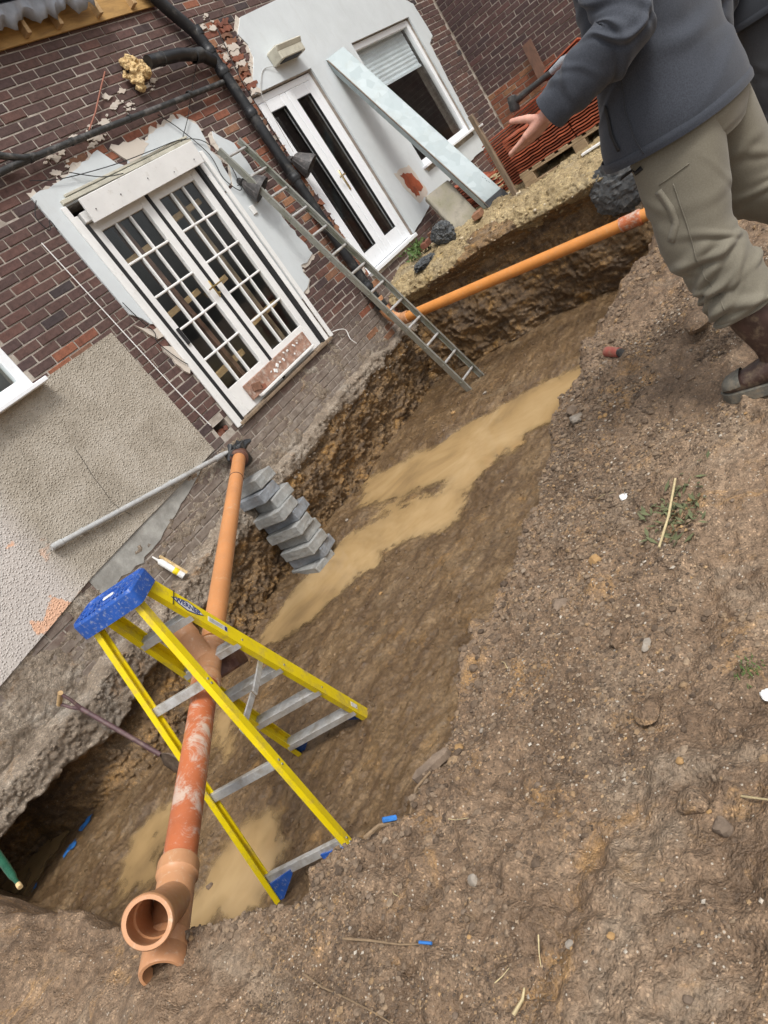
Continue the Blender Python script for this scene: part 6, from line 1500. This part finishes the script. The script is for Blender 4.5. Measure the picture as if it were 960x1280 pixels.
rock('clod', .84, -4.44, .040, 'soil', 'dark clod of earth beside a second clod', 'clod', 12); rock('clod', .79, -4.50, .026, 'stone_d', 'smaller reddish clod beside the dark clod', 'clod', 13)
rock('clod', 3.06, -4.10, .085, 'soil', 'big dark clod of earth beside the standing person', 'clod', 14, (1.2, .8, .5)); rock('clod', 1.32, -4.15, .05, 'soil', 'broad clod of earth in the middle of the trampled ground', 'clod', 15, (1.2, .8, .45))
rock('clod', 1.08, -4.28, .045, 'soil', 'lumpy clod of earth in a dark print', 'clod', 16, (1.1, .9, .5))
rk2 = random.Random(99)
for i in range(70):
    x = .25 + 2.9 * rk2.random() ** 1.5; y = -5.0 + 1.4 * rk2.random(); r_ = rk2.uniform(.003, .0085) * (1 + .3 * x)
    rock('pebble', x, y, r_, rk2.choice(['stone', 'stone_d', 'stone_d', 'ochre_stone', 'stone_d']), 'small pebble scattered on the trampled soil', 'pebble', 200 + i)['group'] = 'pebbles on the soil'
for i, (x, y, r_) in enumerate(((.60, -1.50, .028), (.66, -1.62, .022), (.82, -1.86, .02))):
    rock('stone', x, y, r_, 'stone_d', ['dark wet stone standing in the puddle below the ladder', 'smaller dark wet stone in the puddle below the ladder', 'dark wet stone at the edge of the puddle below the ladder'][i], 'stone', 300 + i, z=WATER_Z - .004, sink=.2)
for i in range(26):
    x, y = rk2.uniform(2.4, 6.2), rk2.uniform(-2.8, -.3); z_ = gz1(x, y)
    if z_ > WATER_Z + .01: rock('pebble', x, y, rk2.uniform(.012, .03), rk2.choice(['stone', 'stone_d', 'ochre_stone']), 'small pebble lying on the muddy pit floor', 'pebble', 400 + i)['group'] = 'pebbles on the pit floor'
# red plastic cap
rc = thing('red_cylinder', (3.17, -3.65, gz1(3.17, -3.65)), 'small red plastic cylinder lying on the slope beside the pit', 'cylinder')
p = Vector((3.17, -3.65, gz1(3.17, -3.65) + .022)); d_ = Vector((.55, .80, .06)).normalized()
m_ = MB(); m_.lathe(p - d_ * .05, d_, [(0, .001), (0, .024), (.09, .026), (.10, .024), (.1005, .001)], 18); m_.build('tube', M['redcap'], rc)
m_ = MB(); m_.lathe(p - d_ * .062, d_, [(0, .001), (0, .021), (.014, .021)], 18); m_.build('dark_end', M['cast'], rc)
# twigs and stems
def stick(name, pts, r, mat, label, cat='twig', lift=.006):
    P = [Vector((x, y, gz1(x, y) + lift + dz)) for x, y, dz in pts]; m_ = MB(); n_ = len(P)
    m_.tube(P, [r * (1 - .5 * i / (n_ - 1)) for i in range(n_)], 6); return setp(m_.build(name, M[mat], None, tuple(P[0])), label, cat)
o = stick('twig', [(.37, -3.71, 0), (.385, -3.79, .002), (.40, -3.87, 0), (.42, -3.95, .002)], .0035, 'twig', 'brown twig with a blue painted tip on the soil')
tip = MB(); tip.tube([(.414, -3.925, gz1(.414, -3.925) + .0075), (.421, -3.955, gz1(.42, -3.955) + .0085)], .0034, 6); tip.build('painted_tip', M['blue_paint'], o)
stick('root', [(.62, -3.60, .01), (.66, -3.63, .012), (.72, -3.665, .006), (.78, -3.70, .008), (.83, -3.73, .01)], .0065, 'twig', 'dark curving root along the lip of the pit', 'root')
bp = MB(); bp.tube([(.675, -3.64, gz1(.675, -3.64) + .024), (.70, -3.655, gz1(.70, -3.655) + .022)], .0078, 7); setp(bp.build('paint_fleck', M['blue_paint'], None, (.68, -3.64, -.5)), 'fleck of blue paint on the dark root', 'paint')
stick('twig', [(.28, -3.60, 0), (.27, -3.68, .004), (.265, -3.78, 0), (.26, -3.88, .003), (.255, -3.96, 0)], .0028, 'twig', 'long thin twig lying in front of the branch fitting')
stick('stem', [(.35, -4.19, 0), (.38, -4.20, .01), (.40, -4.195, .015)], .004, 'straw', 'short bent dry stem sticking from the soil', 'stem')
stick('straw', [(.50, -4.19, 0), (.47, -4.20, .004), (.45, -4.205, 0)], .0018, 'straw', 'single dry straw near the tiny cream shard', 'straw')
stick('straw', [(.86, -4.53, .0), (.84, -4.60, .004), (.86, -4.68, .0)], .0024, 'straw', 'curved dry straw beside the dark clod', 'straw')
for i in range(26):
    x = .3 + 2.2 * rk2.random() ** 1.4; y = -4.9 + 1.25 * rk2.random(); a = rk2.uniform(0, 6.28); L = rk2.uniform(.03, .085)
    stick('straw', [(x, y, 0), (x + .5 * L * math.cos(a), y + .5 * L * math.sin(a), .005), (x + L * math.cos(a + .2), y + L * math.sin(a + .2), 0)], rk2.uniform(.0009, .0016), rk2.choice(['straw', 'straw', 'twig']), 'wisp of dry straw strewn on the soil', 'straw')['group'] = 'wisps of straw'
# wilted weed with a dry stalk
wt = thing('wilted_weed', (1.86, -4.21, gz1(1.86, -4.21)), 'wilted green weed with a dry yellow stalk lying on the soil', 'plant')
m_ = MB(); zz = gz1(1.86, -4.21); m_.tube([(1.66, -4.195, gz1(1.66, -4.195) + .012), (1.8, -4.20, zz + .03), (1.98, -4.19, gz1(1.98, -4.19) + .02)], .004, 6); m_.build('stalk', M['straw'], wt)
m_ = MB()
for i in range(150):
    b = Vector((1.84 + rk2.gauss(0, .075), -4.22 + rk2.gauss(0, .05), 0)); b.z = gz1(b.x, b.y) + .004; a = rk2.uniform(0, 6.28); d_ = Vector((math.cos(a), math.sin(a), rk2.uniform(.1, .9))).normalized(); L = rk2.uniform(.015, .05); s_ = d_.cross(Vector((0, 0, 1))).normalized() * L * .16
    m_.add([b, b + d_ * L * .5 + s_, b + d_ * L, b + d_ * L * .5 - s_], [(0, 1, 2, 3)])
m_.build('leaves', M['leaf_d'], wt)
m_ = MB()
for i in range(120):
    b = Vector((1.20 + rk2.gauss(0, .022), -4.50 + rk2.gauss(0, .02), 0)); b.z = gz1(b.x, b.y); a = rk2.uniform(0, 6.28); d_ = Vector((math.cos(a) * .6, math.sin(a) * .6, 1)).normalized(); L = rk2.uniform(.006, .016); s_ = Vector((math.sin(a), -math.cos(a), 0)) * .0016
    m_.add([b - s_, b + s_, b + d_ * L], [(0, 1, 2)])
setp(m_.build('moss_tuft', M['leaf'], None, (1.2, -4.5, gz1(1.2, -4.5))), 'small tuft of green moss beside the white shard', 'moss')
# spade leaning in the corner of the pit
sp = thing('spade', (1.23, -.82, -1.36), 'muddy spade with a purple shaft and D handle leaning on the footing', 'spade')
D0, D1, D2 = Vector((1.165, -.27, -.47)), Vector((1.19, -.34, -.60)), Vector((1.225, -.66, -1.10)); ax = (D2 - D1).normalized()
m_ = MB(); m_.tube([D1, D1.lerp(D2, .5), D2], .0165, 12); m_.build('shaft', M['plumwood'], sp)
sdv = ax.cross(Vector((.7, .3, .2))).normalized()
gA, gB = D0 + sdv * .06 - ax * .0, D0 - sdv * .06
for g in (gA, gB):
    m_ = MB(); m_.tube([D1, D1.lerp(g, .5) + (g - D0) * .25, g], [.015, .011, .011], 10); m_.build('yoke', M['plumwood'], sp)
m_ = MB(); m_.tube([gA + sdv * .012, gB - sdv * .012], .0165, 12); m_.build('grip', M['pine'], sp)
m_ = MB(); bn = ax.cross(sdv).normalized(); bl = []
for i, (t, w_, cv) in enumerate(((0, .02, 0), (.05, .085, .008), (.16, .09, .010), (.26, .08, .006), (.30, .03, .002))):
    for k in (-1, -.5, 0, .5, 1): bl.append(D2 + ax * t + sdv * (w_ * k) + bn * (cv * (k * k * 2 - 1)))
m_.add(bl, [(5 * i + k, 5 * i + k + 1, 5 * i + 6 + k, 5 * i + 5 + k) for i in range(4) for k in range(4)], True); b_ = m_.build('blade', M['rust'], sp); b_.modifiers.new('t', 'SOLIDIFY').thickness = .003
# sealant tube standing on the footing by the ladder top
tb_ = thing('sealant_tube', (2.43, -.12, -.58), 'yellow and white sealant tube leaning on the brick behind the blue ladder top', 'tube')
P0, P1 = Vector((2.44, -.13, -.57)), Vector((2.40, -.035, -.30)); d_ = (P1 - P0).normalized()
m_ = MB(); m_.lathe(P0, d_, [(0, .002), (0, .025), (.21, .025), (.215, .022), (.225, .010), (.28, .006)], 18); m_.build('cartridge', M['paper'], tb_)
m_ = MB(); m_.lathe(P0 + Vector((.035, -.005, 0)), d_, [(0, .002), (0, .013), (.24, .013), (.245, .002)], 12); m_.build('gun_rod', M['foam'], tb_)
m_ = MB(); m_.lathe(P0 + d_ * .05, d_, [(0, .0252), (.001, .0258), (.04, .0258), (.041, .0252)], 18); m_.build('band', M['yellow'], tb_)
# brown plastic hopper tied behind the drain
bh = thing('brown_hopper', (1.36, -2.06, -.56), 'slotted brown plastic gully grid box hanging beside the drain pipe', 'drain box')
Rh = Matrix.Rotation(math.radians(38), 3, 'Z') @ Matrix.Rotation(math.radians(25), 3, 'Y')
c_ = Vector((1.385, -2.03, -.50)); m_ = MB(); m_.box(c_, (.13, .13, .10), Rh, .01); m_.build('body', M['brownpvc'], bh)
for k in range(-2, 3):
    m_ = MB(); m_.box(c_ + Rh @ Vector((.068, .024 * k, -.012)), (.012, .012, .075), Rh, .002); m_.build('slat', M['brownpvc'], bh)
m_ = MB(); m_.box(c_ + Rh @ Vector((0, 0, .054)), (.15, .15, .014), Rh, .004); m_.build('rim', M['brownpvc'], bh)
# green bottle at the heap
gb = thing('green_bottle', (.15, -2.14, -.40), 'dark green plastic bottle lying on the heap of clay at the end of the pit', 'bottle')
a0, a1 = Vector((.20, -1.98, -.27)), Vector((.155, -2.15, -.35)); d_ = (a1 - a0).normalized()
m_ = MB(); m_.lathe(a0 - d_ * .14, d_, [(0, .001), (0, .016), (.20, .016), (.25, .014), (.27, .009), (.30, .008)], 16); m_.build('bottle_body', M['green'], gb)
m_ = MB(); m_.lathe(a0 + d_ * .158, d_, [(0, .010), (.02, .010), (.0201, .001)], 14); m_.build('cap', M['foam'], gb)
# blue spray paint marks on the pit floor under the footing
def spray(pts, w_, label, seed):
    m_ = MB(); r_ = random.Random(seed); vs = []; n_ = 14
    for i in range(n_ + 1):
        t = i / n_ * (len(pts) - 1); k = min(int(t), len(pts) - 2); f_ = t - k; x = pts[k][0] * (1 - f_) + pts[k + 1][0] * f_; y = pts[k][1] * (1 - f_) + pts[k + 1][1] * f_
        dx, dy = pts[k + 1][0] - pts[k][0], pts[k + 1][1] - pts[k][1]; L = math.hypot(dx, dy); nx_, ny_ = -dy / L, dx / L; ww = w_ * r_.uniform(.4, 1.15) * (math.sin(math.pi * min(1, max(.08, i / n_))) ** .4)
        for sg_ in (-1, 0, 1): 
            qx_, qy_ = x + nx_ * ww * sg_ + r_.gauss(0, .004), y + ny_ * ww * sg_ + r_.gauss(0, .004); vs.append((qx_, qy_, gz1(qx_, qy_) + .006))
    m_.add(vs, [(3 * i + k, 3 * i + k + 1, 3 * i + 4 + k, 3 * i + 3 + k) for i in range(n_) for k in (0, 1)], True)
    return setp(m_.build('paint_mark', M['blue_paint'], None, vs[0]), label, 'paint mark')
spray([(1.02, .46), (.97, .36), (.93, .30)], .055, 'short blue spray paint mark at the deep end under the footing', 1)
spray([(.86, .235), (.80, .20), (.74, .16)], .06, 'longest blue spray paint mark on the clay under the footing', 2)
spray([(.66, .14), (.62, .10), (.58, .09), (.54, .05)], .055, 'hooked blue spray paint mark on the clay under the footing', 3)
spray([(.36, .24), (.33, .22), (.30, .21)], .022, 'small blue spray paint dab in the dark hollow', 4)
# chain of crumbs of mortar on the footing edge
bi2 = np.random.RandomState(12).randint(0, len(X_ := FX.ravel()), 2600); fz_ = FZ.ravel()[bi2]; keep = (fz_ > -.75) & (fz_ < -.55); bi2 = bi2[keep]
sz2 = .006 + .016 * np.random.RandomState(13).rand(len(bi2)) ** 3
lumps('footing_crumbs', np.stack([FX.ravel()[bi2], yy_face[bi2] - .004, FZ.ravel()[bi2]], 1), sz2, M['footing'], 14, 'crumbs of old mortar and concrete along the footing')
